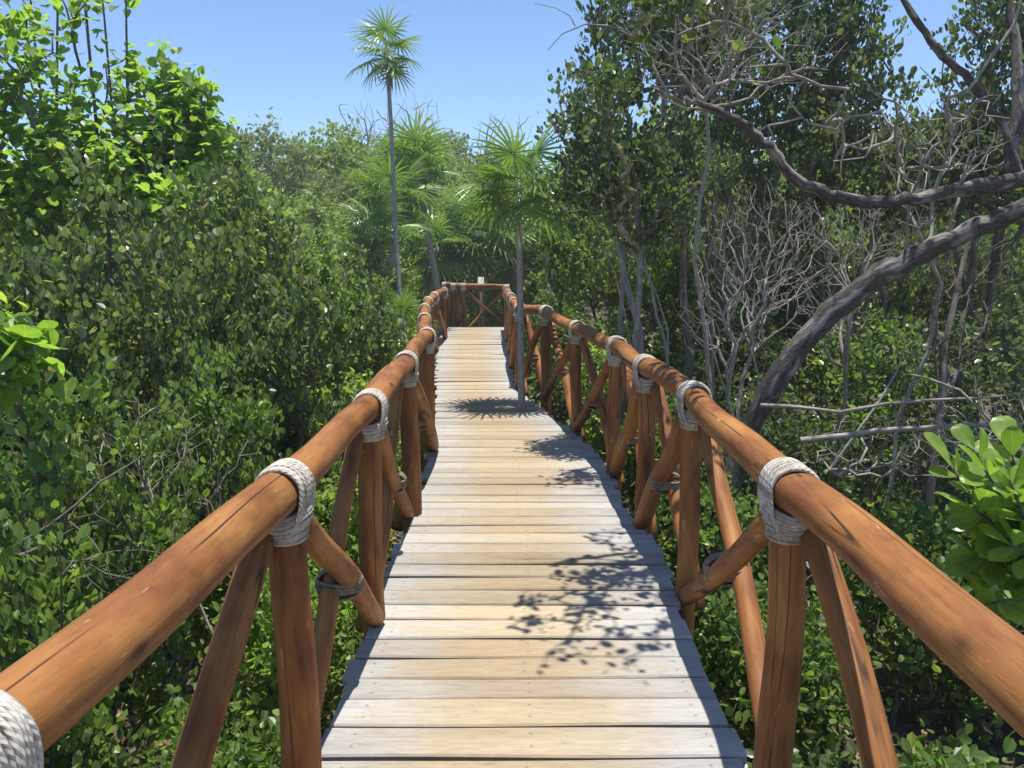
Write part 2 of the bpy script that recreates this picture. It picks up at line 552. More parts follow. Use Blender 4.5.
class Skel:
    """skeleton grown by attaching targets one by one to the cheapest node"""
    def __init__(self, stems, targets, rng, bf=.35, r_tip=.004, expo=.45, rscale=1.0, rmax=1.0):
        pos, par, pl, er = [], [], [], []
        for st in stems:
            pts, rad = st[:2]
            pts = np.asarray(pts, float)
            rad = np.linspace(rad[0], rad[1], len(pts)) if rad is not None else np.zeros(len(pts))
            attach = -1
            if len(st) > 2 and st[2]:
                attach = int(np.argmin(np.linalg.norm(np.array(pos) - pts[0], axis=1)))
            for i, p in enumerate(pts):
                pr = attach if i == 0 else len(pos) - 1
                par.append(pr)
                pl.append(0.0 if pr < 0 else pl[pr] + float(np.linalg.norm(p - pos[pr])))
                pos.append(p)
                er.append(rad[i])
        ns = len(pos)
        m = len(targets)
        P_ = np.array(pos)
        PL = np.array(pl)
        best = np.full(m, np.inf)
        bp = np.zeros(m, int)
        for i in range(ns):
            c = np.linalg.norm(targets - P_[i], axis=1) + bf * PL[i]
            w = c < best
            best[w] = c[w]
            bp[w] = i
        allp = np.concatenate([P_, targets]) if m else P_
        apl = np.concatenate([PL, np.zeros(m)])
        apar = np.concatenate([np.array(par, int), np.zeros(m, int)])
        done = np.zeros(m, bool)
        order = []
        for _ in range(m):
            j = int(np.argmin(best))
            i = ns + j
            pr = bp[j]
            apar[i] = pr
            apl[i] = apl[pr] + np.linalg.norm(allp[i] - allp[pr])
            done[j] = True
            order.append(i)
            best[j] = np.inf
            c = np.linalg.norm(targets - allp[i], axis=1) + bf * apl[i]
            w = (c < best) & ~done
            best[w] = c[w]
            bp[w] = i
        cntd = np.ones(len(allp))
        for i in order[::-1]:
            cntd[apar[i]] += cntd[i]
        for i in range(ns - 1, -1, -1):
            if apar[i] >= 0:
                cntd[apar[i]] += cntd[i]
        self.pos, self.par, self.ns = allp, apar, ns
        self.rad = np.minimum(r_tip * cntd ** expo * rscale, rmax)
        er = np.array(er)
        self.rad[:ns] = np.where(er > 0, er, self.rad[:ns])
        self.cnt = cntd

    def wood(self, mb, rng, jit=.10, rmin=0.0):
        n = len(self.pos)
        ch = [[] for _ in range(n)]
        roots = []
        for i in range(n):
            (roots if self.par[i] < 0 else ch[self.par[i]]).append(i)
        for c in ch:
            c.sort(key=lambda i: -(self.cnt[i] + (1e5 if i < self.ns else 0)))
        stack = [(-1, r) for r in roots]
        while stack:
            pr, i = stack.pop()
            chain = [] if pr < 0 else [pr]
            cur = i
            while True:
                chain.append(cur)
                if not ch[cur]:
                    break
                for o in ch[cur][1:]:
                    stack.append((cur, o))
                cur = ch[cur][0]
            if len(chain) < 2:
                continue
            pts = self.pos[chain]
            rr = self.rad[chain].copy()
            if pr >= 0:
                rr[0] = min(rr[0], rr[1] * 1.25)
            rr[-1] = max(rr[-1] * .6, .0012)
            if rr.max() < rmin:
                continue
            # jittered midpoints make limbs crooked
            q, r2 = [pts[0]], [rr[0]]
            for a, b, ra, rb in zip(pts[:-1], pts[1:], rr[:-1], rr[1:]):
                L = np.linalg.norm(b - a)
                if L > .12:
                    q.append((a + b) / 2 + rng.normal(0, jit * min(L, .5) * .6, 3))
                    r2.append((ra + rb) / 2)
                q.append(b)
                r2.append(rb)
            big = max(r2)
            k = 12 if big > .05 else (8 if big > .02 else (5 if big > .006 else 3))
            tube(mb, q, r2, k, caps=False, wob=.12 if big > .04 else 0, rng=rng)

    def leaves(self, mb, rng, kind, per, size, style, keep=None, spread=.06, lit=1.0):
        idx = np.arange(self.ns, len(self.pos))
        if keep is not None:
            idx = idx[keep(self.pos[idx])]
        if len(idx) == 0:
            return
        idx = np.repeat(idx, per)
        a, b = self.pos[self.par[idx]], self.pos[idx]
        d = b - a
        L = np.linalg.norm(d, axis=1)
        back = np.minimum(L, .30)
        u = rng.uniform(-.08, 1, len(idx))
        dn = nrm(d)
        pos = b - dn * (u * back)[:, None] + rng.normal(0, spread, (len(idx), 3))
        rad = nrm(np.cross(dn, rng.normal(size=(len(idx), 3))))
        rnd = rng.normal(size=(len(idx), 3))
        upv = np.array([0, 0, 1.0])
        if style == 'upright':
            fwd = dn * .5 + rad * .6 + upv * .75 + rnd * .22
            nor = rad * .8 + rnd * .55 + upv * .45
        elif style == 'droop':
            fwd = rad * .8 - upv * .35 + rnd * .45
            nor = upv * .9 + rad * .4 + rnd * .45
        elif style == 'flat':
            fwd = dn * .35 + rad * .9 + rnd * .25
            nor = upv * .9 + rnd * .45
        else:
            fwd = dn * .5 + rad * .8 + upv * .2 + rnd * .35
            nor = upv * .5 + rnd * .7
        sz = size * rng.uniform(.45, 1.3, len(idx))
        add_leaves(mb, kind, pos, fwd, nor, sz)


def stem_line(base, top, rng, n=6, wig=.03):
    base, top = np.asarray(base, float), np.asarray(top, float)
    t = np.linspace(0, 1, n)[:, None]
    p = base + (top - base) * t
    p[1:] += rng.normal(0, wig, (n - 1, 3)) * np.array([1, 1, .3])
    return p


GZ = -1.0


def make_plant(name, label, cat, base, ells, seed, leafmat, barkmat, ntgt, per, lsize, kind='mid', style='mixed',
               nstem=3, spreadb=.25, bf=.35, r_tip=.004, group=None, shell=.35, stem_r=None, stem_top=.45, rmax=.06,
               lspread=.05, keep=None, jit=.10, rmin=0.0, crown_name='crown', extra=None, zmin=None, young=None):
    rng = np.random.default_rng(seed)
    base = np.array([base[0], base[1], GZ if len(base) < 3 else base[2]], float)
    e = empty(name, base, label, cat, group)
    T = ellipsoid_pts(rng, ells, ntgt, shell, GZ + .1 if zmin is None else zmin)
    c = np.mean([x[:3] for x in ells], axis=0)
    top = max(x[2] + x[5] for x in ells)
    stems = []
    for i in range(nstem):
        a = base + np.array([*rng.normal(0, spreadb, 2), -.05])
        el = ells[int(rng.integers(len(ells)))]
        tgt = np.array([el[0] + rng.normal(0, el[3] * .35), el[1] + rng.normal(0, el[4] * .35), base[2] + (top - base[2]) * stem_top * rng.uniform(.8, 1.25)])
        stems.append((stem_line(a, tgt, rng), stem_r))
    if extra:
        stems += extra
    sk = Skel(stems, T, rng, bf, r_tip, rmax=rmax)
    w = MB()
    sk.wood(w, rng, jit, rmin)
    w.build('trunk' if cat == 'tree' else 'stem', M[barkmat], e, coords=True)
    if per:
        l = MB()
        sk.leaves(l, rng, kind, per, lsize, style, keep, lspread)
        l.build(crown_name, M[leafmat], e, smooth=False, coords=kind in ('heart', 'obovate'))
        if young:
            y = MB()
            sk.leaves(y, rng, kind, max(int(per * young[1]), 1), lsize * young[2], 'flat', keep, lspread * 1.6)
            y.build('young_leaves', M[young[0]], e, smooth=False)
    return e


# ------------------------------------------------------------------ fan palms
def frond_mesh(seed, dead=False, nseg=22, R=.74, pet=.50):
    rng = np.random.default_rng(seed)
    mb = MB()
    # petiole along +X in the frond's own frame, then the fan
    t = np.linspace(0, 1, 7)
    pp = np.stack([t * pet, 0 * t, -.10 * t * t * pet], -1)
    tube(mb, pp, np.linspace(.011, .006, 7), 5)
    h = pp[-1]
    tilt = -.35
    for i in range(nseg):
        a = (i / (nseg - 1) - .5) * 2 * math.radians(158) + rng.normal(0, .02)
        L = R * (1 - .30 * (abs(a) / 2.75) ** 2) * rng.uniform(.9, 1.05)
        d = np.array([math.cos(a), math.sin(a), 0.0])
        s = np.array([-math.sin(a), math.cos(a), 0.0])
        droop = rng.uniform(.16, .42) * (1.6 if dead else 1)
        rows = []
        for u, wd in ((.02, .007), (.32, .026), (.62, .020), (.84, .011), (1.0, .001)):
            z = tilt * u * L * .35 * (1 if abs(a) < 1.6 else .3) - droop * L * max(u - .35, 0) ** 1.7 * 1.4 + .05 * math.cos(a * 2) * u * L
            c = h + d * (u * L) + np.array([0, 0, z])
            up = np.array([0, 0, 1.0]) * wd * .55 * (1 if i % 2 else 1)
            rows += [c + s * wd + up, c, c - s * wd + up]
        f = []
        for r in range(4):
            b = r * 3
            f += [[b, b + 1, b + 4, b + 3], [b + 1, b + 2, b + 5, b + 4]]
        mb.add(np.array(rows), np.array(f))
    return mb.mesh('frond', M['palmdead' if dead else 'palm'], smooth=False)


FRONDS = [frond_mesh(s) for s in (1, 2, 3, 4)]
DRYFR = [frond_mesh(9, True, 26, .5, .45)]


def fan_palm(label, base, top, r0, r1, nf, scale, seed, dry=2, group='fan palms beside the boardwalk', lean=.06, upbias=0.0):
    rng = np.random.default_rng(seed)
    base, top = np.asarray(base, float), np.asarray(top, float)
    e = empty('fan_palm', base, label, 'palm', group)
    n = 16
    t = np.linspace(0, 1, n)[:, None]
    p = base + (top - base) * t
    p[:, 0] += lean * np.sin(np.pi * t[:, 0]) + .4 * lean * np.sin(2 * np.pi * t[:, 0])
    p[:, 1] += .5 * lean * np.sin(np.pi * t[:, 0])
    mb = MB()
    tube(mb, p, np.linspace(r0, r1, n), 10, wob=.06, rng=rng)
    # fibrous boot below the crown
    tube(mb, [top - [0, 0, .22 * scale], top - [0, 0, .1 * scale], top + [0, 0, .10 * scale]], [r1 * 1.05, r1 * 1.5, r1 * .7], 10, rng=rng)
    mb.build('trunk', M['palmtrunk'], e, coords=True)
    for i in range(nf + dry):
        dead = i >= nf
        az = i * 2.399 + rng.uniform(-.3, .3)
        f = i / max(nf - 1, 1)
        el = math.radians(66 - 108 * f + rng.uniform(-9, 9)) + upbias if not dead else math.radians(rng.uniform(-85, -65))
        o = bpy.data.objects.new('frond', (DRYFR if dead else FRONDS)[int(rng.integers(1 if dead else 4))])
        COL.objects.link(o)
        o.parent = e
        s = scale * rng.uniform(.72, 1.15)
        o.scale = (s, s, s)
        o.rotation_mode = 'ZYX'
        from mathutils import Euler
        q = Euler((0, 0, az)).to_quaternion() @ Euler((0, -el, 0)).to_quaternion() @ Euler((rng.uniform(-.5, .5), 0, 0)).to_quaternion()
        o.rotation_mode = 'QUATERNION'
        o.rotation_quaternion = q
        o.location = tuple(top - base + np.array([0, 0, (.06 - .14 * f) * scale]))
    return e


# ================================================================== THE SETTING
def ground():
    mb = MB()
    xs = np.concatenate([[-75, -50, -25], np.linspace(-12, 12, 49), [25, 50, 75]])
    ys = np.concatenate([[-20, -8], np.linspace(-4, 30, 69), [45, 60, 75]])
    X, Y = np.meshgrid(xs, ys)
    Z = GZ + .06 * np.sin(X * 1.7 + np.cos(Y * 1.1)) * np.cos(Y * 1.3) + .04 * np.sin(X * 3.7 + Y * 2.9)
    Z = np.where((np.abs(X) > 20) | (Y > 32), GZ, Z)
    nx, ny = len(xs), len(ys)
    i = (np.arange(ny - 1)[:, None] * nx + np.arange(nx - 1)[None, :]).ravel()
    mb.add(np.stack([X, Y, Z], -1), np.stack([i, i + 1, i + nx + 1, i + nx], -1))
    o = mb.build('ground', M['ground'])
    o['kind'] = 'structure'


ground()

LEFT = [(315, 757), (349, 671), (365, 626), (393, 555), (408, 520), (421, 480), (431, 440), (434, 415), (435, 390), (437, 352), (440, 338), (449, 327)]
RIGHT = [(745, 766), (721, 701), (690, 633), (677, 596), (654, 543), (623, 499), (606, 461), (568, 427), (537, 404), (522.5, 394), (516, 388), (512, 367), (510, 349), (505, 338), (504, 327)]
Lw = np.array([[-.62, -1.2, 0], [-.625, 1.2, 0]] + [at_z(x, y, 0) for x, y in LEFT])
Rw = np.array([[.64, -1.2, 0], [.69, 1.2, 0]] + [at_z(x, y, 0) for x, y in RIGHT])
YEND = min(Lw[-1, 1], Rw[-1, 1])


def edge_l(y): return float(np.interp(y, Lw[:, 1], Lw[:, 0]))
def edge_r(y): return float(np.interp(y, Rw[:, 1], Rw[:, 0]))


def deck():
    rng = np.random.default_rng(3)
    mb = MB()
    y, k = -1.1, 0
    while y < YEND:
        w = rng.uniform(.140, .190)
        gap = rng.uniform(.008, .019)
        y1 = min(y + w, YEND + .02)
        n = 9
        t = np.linspace(0, 1, n)
        oa, ob = rng.normal(0, .017, 2)
        za, zb = rng.normal(0, .005, 2)
        ska = rng.normal(0, .009)
        cup = rng.normal(0, .002)
        pr = [(0, -.034), (0, -.007), (.006, 0), (.5 * w, cup), (w - gap - .006, 0), (w - gap, -.007), (w - gap, -.034)]
        V, LC = [], []
        ym = (y + y1) / 2
        xl, xr = edge_l(ym) + oa, edge_r(ym) + ob
        sl = 0
        for ti in t:
            x = xl + (xr - xl) * ti
            for dy, dz in pr:
                yy = y + dy + ska * (ti - .5) + .004 * math.sin(ti * 7 + k * 2.1) * (1 if dy < .01 else -.6)
                V.append([x, yy, dz + za + (zb - za) * ti])
                LC.append([ti, k + min(max(dy / w, 0), .98) * .5, x])
        m = len(pr)
        f = []
        for i in range(n - 1):
            for j in range(m):
                j2 = (j + 1) % m
                f.append([i * m + j, (i + 1) * m + j, (i + 1) * m + j2, i * m + j2])
        caps = np.array([list(range(m)), [(n - 1) * m + j for j in range(m)][::-1]])
        mb.add(V, [np.array(f), caps], LC)
        y += w
        k += 1
    o = mb.build('boardwalk', M['deck'], smooth=False, coords=True)
    o['kind'] = 'structure'
    # joists and piles that carry the boards
    jb = MB()
    for fr in (.12, .5, .88):
        ys = np.linspace(-1.1, YEND, 40)
        for a, b in zip(ys[:-1], ys[1:]):
            pa = np.array([edge_l(a) + (edge_r(a) - edge_l(a)) * fr, a, -.11])
            pb = np.array([edge_l(b) + (edge_r(b) - edge_l(b)) * fr, b, -.11])
            tube(jb, [pa, pb], .072, 6)
    j = jb.build('joists', M['joist'], o, coords=True)
    pb_ = MB()
    for yy in np.arange(-.6, YEND, 2.1):
        for fr in (.1, .9):
            x = edge_l(yy) + (edge_r(yy) - edge_l(yy)) * fr
            tube(pb_, [[x, yy, -.16], [x, yy, GZ - .15]], .075, 8)
    pb_.build('piles', M['joist'], o, coords=True)
    return o


deck()

# ------------------------------------------------------------------ railings
RH = .97
lpx = [(-40, 762, None), (284, 488, None), (370, 406, None), (406, 363, None), (427, 336, None), (424.5, 319.5, None), (424.5, 309.5, None), (428, 301.5, None), (434, 296, None), (444, 291, None)]
rpx = [(790, 487, None), (694, 397, None), (646, 367, None), (617, 346, None), (577, 328, None), (546, 312, 9.2), (520, 309, 10.05), (514, 302.5, 11.9), (511, 297, 13.8), (507.5, 292.5, 15.9), (506, 289, 18.2)]


def knot_points(lst):
    r = []
    for x, y, zc in lst:
        r.append(at_z(x, y, RH) if zc is None else P(x, y, zc))
    return r


KL = [np.array([-.70, -.35, RH])] + knot_points(lpx)
KR = [np.array([.70, -.45, RH]), np.array([.75, .78, RH])] + knot_points(rpx)


def rope_strand(mb, pts, r, k=6, closed=True):
    """closed loop of rope; lc = (turns round strand, 0, metres along)"""
    pts = np.asarray(pts, float)
    n = len(pts)
    tan = nrm(np.roll(pts, -1, 0) - np.roll(pts, 1, 0))
    c0 = pts.mean(0)
    out = pts - c0
    out = nrm(out - tan * np.sum(out * tan, 1)[:, None])
    bi = np.cross(tan, out)
    ang = np.linspace(0, 2 * np.pi, k, endpoint=False)
    ring = pts[:, None] + r * (out[:, None] * np.cos(ang)[None, :, None] + bi[:, None] * np.sin(ang)[None, :, None])
    ln = np.concatenate([[0], np.cumsum(np.linalg.norm(np.diff(pts, axis=0), axis=1))])
    lc = np.stack([np.broadcast_to(ang / 6.283, (n, k)), np.zeros((n, k)), np.broadcast_to(ln[:, None], (n, k))], -1)
    i = np.arange(n)[:, None] * k
    i2 = ((np.arange(n) + 1) % n)[:, None] * k
    j = np.arange(k)[None]
    j2 = (j + 1) % k
    mb.add(ring.reshape(-1, 3), np.stack([i + j, i + j2, i2 + j2, i2 + j], -1).reshape(-1, 4), lc.reshape(-1, 3))


def lashing_knot(rng, along, rr, pr, inward, fine=True):
    """rope wound over the rail at a post head, origin at rail centre"""
    mb = MB()
    along = nrm(np.array([along[0], along[1], 0]))
    side = np.array([-along[1], along[0], 0])
    up = np.array([0, 0, 1.0])
    n = 40 if fine else 20
    rs = .0062 if fine else .010
    turns = 11 if fine else 5
    wid = .112 if fine else .12
    th = np.linspace(0, 2 * np.pi, n, endpoint=False)
    for i in range(turns):
        o = (i / (turns - 1) - .5) * wid
        ctr = 1 - (2 * abs(o) / wid) ** 2
        a = rr * .985 + rs * .5 + rng.uniform(0, .004) + .003 * ctr
        dn = .132 + rng.uniform(-.006, .006)
        x = np.cos(th) * a * (1 + .05 * np.clip(-np.sin(th) * 2, 0, 1))
        z = np.where(np.sin(th) > 0, np.sin(th) * a, np.sin(th) * dn)
        sk = o + .005 * np.cos(th + rng.uniform(-1.3, 1.3)) + .003 * np.sin(3 * th + i)
        # the lower half pulls together round the post
        sk = sk * np.where(np.sin(th) < 0, 1 - .12 * np.sin(th), 1)
        rope_strand(mb, side * x[:, None] + up * z[:, None] + along * np.asarray(sk)[:, None], rs, 6)
    rows = 9 if fine else 5
    for i in range(rows):
        f = i / (rows - 1)
        z0 = -.060 - f * .080
        fat = .90 + .22 * math.sin(math.pi * min(f * 1.25 + .1, 1)) - .10 * f
        a = pr * fat + .008 + rs
        b = (pr + .014) * fat + .008 + rs
        z = z0 + .003 * np.cos(th + rng.uniform(0, 6.28)) - .012 * np.cos(2 * th) * (1 - f)
        rope_strand(mb, along * (np.cos(th) * b)[:, None] + side * (np.sin(th) * a)[:, None] + up * z[:, None], rs, 6)
    return mb


def lashing_cross(rng, d1, d2, r, side, n=28):
    """rope round the crossing of two braces, origin at the crossing"""
    mb = MB()
    th = np.linspace(0, 2 * np.pi, n, endpoint=False)
    for m, d in ((0, nrm(d1 + d2)), (1, nrm(d1 - d2))):
        w = nrm(np.cross(d, side))
        for i in range(4):
            o = (i - 1.5) * .0115
            a, b = r * 1.36 + .004, r * 1.9 + .003
            rope_strand(mb, w * (np.sign(np.cos(th)) * np.abs(np.cos(th)) ** .8 * a)[:, None] + side * (np.sin(th) * b)[:, None] + d * (o + .004 * np.sin(2 * th + i))[:, None], .0062, 6)
    return mb


def railing(label, K, inward, seed, gate=False, skip_cross=()):
    rng = np.random.default_rng(seed)
    base = K[0] * [1, 1, 0]
    e = empty('log_railing', base, label, 'railing', 'rope lashed log railings of the boardwalk')
    RR, PR, BR = .061, .053, .042
    n = len(K)

    def inw(i):
        a = K[min(i + 1, n - 1)] - K[max(i - 1, 0)]
        a = nrm(np.array([a[0], a[1], 0]))
        s = np.array([-a[1], a[0], 0])
        return a, s * (1 if np.dot(s, inward) > 0 else -1)
    # handrail: logs butted at the lashed posts
    i = 0
    while i < n - 1:
        a, b = K[i], K[i + 1]
        mb = MB()
        d = nrm(b - a)
        r0 = RR * rng.uniform(.95, 1.07)
        r1 = RR * rng.uniform(.9, 1.0)
        pts = log_pts(a - d * .05, b + d * .05, 22, .018, rng)
        tube(mb, pts, np.linspace(r0, r1, 22), 18, wob=.11, rng=rng)
        mb.build('handrail', M['log'], e, coords=True)
        i += 1
    for i in range(n):
        a, s = inw(i)
        k = K[i]
        mb = MB()
        foot = np.array([k[0], k[1], -.30]) + np.array([*rng.normal(0, .012, 2), 0])
        head = k - [0, 0, .045]
        r = PR * rng.uniform(.92, 1.12)
        tube(mb, log_pts(foot, head, 16, .016, rng), np.linspace(r * 1.08, r, 16), 16, wob=.12, rng=rng)
        p = mb.build('post', M['log'], e, coords=True)
        lb = lashing_knot(rng, a, RR, r, s, fine=i < 7)
        lm = lb.mesh('rope_lashing', M['rope'], coords=True)
        lo = bpy.data.objects.new('rope_lashing', lm)
        COL.objects.link(lo)
        lo.parent = p
        lo.location = tuple(k)
    for i in range(n - 1):
        a = nrm((K[i + 1] - K[i]) * [1, 1, 0])
        s = np.array([-a[1], a[0], 0])
        s = s * (1 if np.dot(s, inward) > 0 else -1)
        L = np.linalg.norm(K[i + 1] - K[i])
        jig = lambda: rng.normal(0, .012, 3)
        # inner brace: near knot to far foot; outer brace: far knot to near foot
        i0 = K[i] - [0, 0, .10] + a * .05 + s * .022
        i1 = np.array([K[i + 1][0], K[i + 1][1], .03]) - a * .085 + s * .026 + jig() * [1, 1, 0]
        o0 = K[i + 1] - [0, 0, .10] - a * .05 - s * .048
        o1 = np.array([K[i][0], K[i][1], -.12]) + a * .10 - s * .062 + jig() * [1, 1, 0]
        br = []
        for p0, p1 in ((i0, i1), (o0, o1)):
            mb = MB()
            r = BR * rng.uniform(.9, 1.15)
            tube(mb, log_pts(p0, p1, 14, .022, rng), np.linspace(r * .95, r * 1.08, 14), 14, wob=.10, rng=rng)
            br.append(mb.build('brace', M['log'], e, coords=True))
        if i not in skip_cross:
            # crossing in the plane of the panel
            f = lambda p0, p1: (np.dot(p0 - K[i], a), p0[2], np.dot(p1 - K[i], a), p1[2])
            x0, z0, x1, z1 = f(i0, i1)
            u0, w0, u1, w1 = f(o0, o1)
            A = np.array([[x1 - x0, -(u1 - u0)], [z1 - z0, -(w1 - w0)]])
            t = np.linalg.solve(A, np.array([u0 - x0, w0 - z0]))
            c = ((i0 + (i1 - i0) * t[0]) + (o0 + (o1 - o0) * t[1])) / 2
            lm = lashing_cross(rng, nrm(i1 - i0), nrm(o1 - o0), BR, s).mesh('rope_lashing', M['oldrope'], coords=True)
            lo = bpy.data.objects.new('rope_lashing', lm)
            COL.objects.link(lo)
            lo.parent = br[0]
            lo.location = tuple(c)
    return e


def fix_parts(e):
    """parts were built in world coordinates: shift them so the thing's Empty can carry them"""
    for c in e.children:
        c.location = -Vector(e.location)


rail_l = railing('long log railing with rope lashings along the left edge of the boardwalk', KL, np.array([1.0, 0, 0]), 21)
rail_r = railing('long log railing with rope lashings along the right edge, behind the fan palm trunk', KR, np.array([-1.0, 0, 0]), 33)
EY = YEND + .55
KE = [np.array([-1.66, EY + .05, RH + .02]), np.array([-1.44, EY, RH]), np.array([-1.20, EY, RH]), np.array([-.12, EY + .05, RH - .03])]
rail_e = railing('short log railing with crossed braces closing the far end of the boardwalk', KE, np.array([0, -1.0, 0]), 44, skip_cross=(0, 1))
for e in (rail_l, rail_r, rail_e):
    fix_parts(e)

# small white board beyond the end railing
sg = empty('notice_board', (-.80, 20.7, GZ), 'small white board on a post beyond the end railing under palms', 'sign')
mb = MB(); box(mb, (0, 0, 0), .15, .03, .30); o = mb.build('panel', M['white'], None, smooth=False); o.parent = sg; o.location = (0, 0, 2.03); o.rotation_euler = (-.45, 0, 0)
mb = MB(); tube(mb, [(0, .05, -.1), (0, .05, 2.0)], .028, 8); o = mb.build('post', M['joist'], None, coords=True); o.parent = sg

# ================================================================== PALMS
pb = at_z(527, 413, 0)
fan_palm('slim fan palm growing up through the right edge of the boardwalk', [pb[0], pb[1], GZ], P(518, 184, 8.55), .044, .034, 18, .62, 5, dry=0, lean=-.02, group='fan palms')
fan_palm('tall slender fan palm standing high against the sky', [-1.72, 14.2, GZ], P(386, 50, 14.2), .050, .034, 13, .76, 8, dry=1, lean=-.10, group='fan palms')
fan_palm('fan palm with drooping fronds just right of the tall slender palm', [-1.75, 18.4, GZ], P(418, 165, 18.2), .09, .065, 20, 1.02, 12, dry=5, lean=.15, group='fan palms')
fan_palm('fan palm with bright upper fronds left of the tall slender trunk', [-2.7, 16.8, GZ], P(393, 196, 16.8), .08, .055, 19, .95, 14, dry=3, group='fan palms')
fan_palm('fan palm with low crown leaning left among the shrubs', [-2.9, 15.4, GZ], P(376, 230, 15.2), .07, .05, 16, .78, 15, dry=2, group='fan palms')
fan_palm('broad fan palm with drooping fronds behind the end railing', [-.9, 21.9, GZ], P(478, 232, 21.8), .10, .08, 24, 1.45, 17, dry=2, group='fan palms')
fan_palm('fan palm behind the end railing, left of the broad one', [-2.3, 21.5, GZ], P(436, 248, 21.4), .10, .08, 20, 1.2, 18, dry=2, group='fan palms')
fan_palm('stemless young fan palm beside the left railing', [-2.15, 12.6, GZ], P(400, 322, 12.6), .06, .05, 13, .52, 19, dry=0, upbias=.35, group='fan palms')
fan_palm('fan palm showing behind the slim palm on the right', [.75, 16.5, GZ], P(548, 208, 16.5), .09, .06, 15, .85, 23, dry=2, group='fan palms')
fan_palm('low fan palm behind the right end of the end railing', [.05, 22.6, GZ], P(512, 258, 22.5), .09, .08, 14, 1.0, 27, dry=1, group='fan palms')

# ================================================================== LEFT SHRUBS
OL = 'olive mangrove shrubs left of the boardwalk'


def px_x(px, d): return (px - CX) / F * d
def px_z(py, d): return EYE + (HZ - py) / F * d


def olive(label, px, d, ytop, w, seed, nt=520, per=13, size=.056, bark='bark', mat='olive', low=-.6):
    x, zt = px_x(px, d), px_z(ytop, d)
    zc, rz = (zt + low) / 2, (zt - low) / 2
    ells = [(x, d, zc, w, w * .9, rz), (x + w * .5, d - .1, zc - .3 * rz, w * .55, w * .55, rz * .62), (x - w * .5, d + .1, zc - .1 * rz, w * .55, w * .5, rz * .75)]
    return make_plant('mangrove_shrub', label, 'shrub', (x, d), ells, seed, mat, bark, int(nt * .54), int(per * 1.75), size * 1.08, 'mid', 'upright',
                      nstem=7, spreadb=w * .45, bf=.6, lspread=.034, r_tip=.0026, group=OL, stem_top=.75, rmax=.022, crown_name='foliage', young=('bright' if mat == 'olive' else 'olive', .05, .9))


olive('tall olive-green shrub with peaked top farthest right in the left thicket', 262, 6.4, 160, .52, 101)
olive('tall olive-green shrub just left of the peaked one', 205, 5.7, 152, .55, 102, 560)
olive('olive-green shrub below the bright heart-leaved tree', 122, 5.1, 188, .62, 103, 600)
olive('olive-green shrub at the left picture edge behind the bright sprig', 30, 4.7, 225, .62, 104, 560)
olive('olive-green shrub cut off by the left picture edge', -70, 4.3, 215, .6, 105, 420)
olive('waist-high green shrub close behind the nearest left handrail', 60, 3.45, 345, .5, 106, 560, mat='shrub', size=.042)
olive('low green shrub behind the second left rope lashing', 205, 4.35, 310, .42, 107, 520, mat='shrub', size=.043, low=-.8)
olive('slim olive shrub below the peaked shrub', 292, 5.5, 262, .40, 108, 420, low=-.8)
olive('grey-stemmed shrub behind the third left rope lashing', 322, 7.4, 232, .42, 109, 460, bark='twig', mat='shrub')
olive('grey-stemmed shrub beside the low fan palm, farther along the left railing', 352, 9.2, 240, .46, 110, 460, bark='twig', mat='olive')
olive('shrub below the tall slender palm trunk', 374, 11.2, 262, .42, 111, 420, bark='twig', mat='shrub')
olive('low green shrub at the lower left corner under the handrail', -30, 2.55, 470, .36, 112, 460, mat='shrub', low=-.9, size=.045)

# bright green low shrubs under the left rail
BR = 'bright low shrubs under the railings'


def low_bush(label, x, y, w, zt, seed, mat='shrub', size=.05, nt=260, per=14, kind='mid', name='low_shrub'):
    zc, rz = (zt + GZ + .1) / 2, (zt - GZ - .1) / 2
    return make_plant(name, label, 'shrub', (x, y), [(x, y, zc, w, w, rz)], seed, mat, 'bark', nt, per, size, kind, 'mixed',
                      nstem=6, spreadb=w * .4, bf=.45, r_tip=.0026, group=BR, stem_top=.5, rmax=.016, crown_name='foliage')


low_bush('fresh green low shrub between the nearest left posts', -1.12, 2.75, .36, -.05, 201, 'shrub', .045, 320)
low_bush('bright green low shrub behind the second left post', -1.15, 3.9, .36, .15, 202, 'bright', .05, 280)
low_bush('bright green low shrub behind the third left post', -1.2, 5.2, .38, .25, 203, 'bright', .05, 260)
low_bush('bright leafy shrub behind the fourth left rope lashing', -1.35, 6.8, .42, .65, 204, 'bright', .06, 260)
low_bush('bright leafy shrub beside the bend of the left railing', -1.75, 9.4, .45, .75, 205, 'bright', .07, 240)
low_bush('low green shrub at the bottom left below the nearest brace', -1.05, 1.75, .30, -.35, 206, 'shrub', .045, 280)
low_bush('dark green low shrub between the nearest right posts', 1.15, 2.6, .42, -.25, 207, 'dark', .05, 380)
low_bush('dark green low shrub at the bottom right behind the leaning brace', 1.75, 2.5, .5, -.15, 208, 'shrub', .05, 400)
low_bush('dark green low shrub in the lower right corner', 1.7, 1.8, .42, -.35, 209, 'dark', .05, 320)
low_bush('leafy low shrub beyond the second right post', 1.35, 3.9, .42, -.1, 210, 'shrub', .05, 340)
low_bush('leafy low shrub beyond the third right post', 1.45, 5.2, .48, .1, 211, 'shrub', .055, 320)
low_bush('bright leafy shrub behind the far right posts near the palm', 1.1, 8.6, .5, .75, 212, 'bright', .06, 320)
low_bush('bright leafy shrub behind the fourth right rope lashing', 1.45, 7.1, .5, .45, 213, 'bright', .06, 300)
low_bush('green shrub under the leaning limb', 2.5, 4.4, .6, .2, 214, 'shrub', .055, 420)
low_bush('green shrub at the right edge under the fallen branches', 3.1, 4.3, .6, .45, 215, 'shrub', .055, 400)
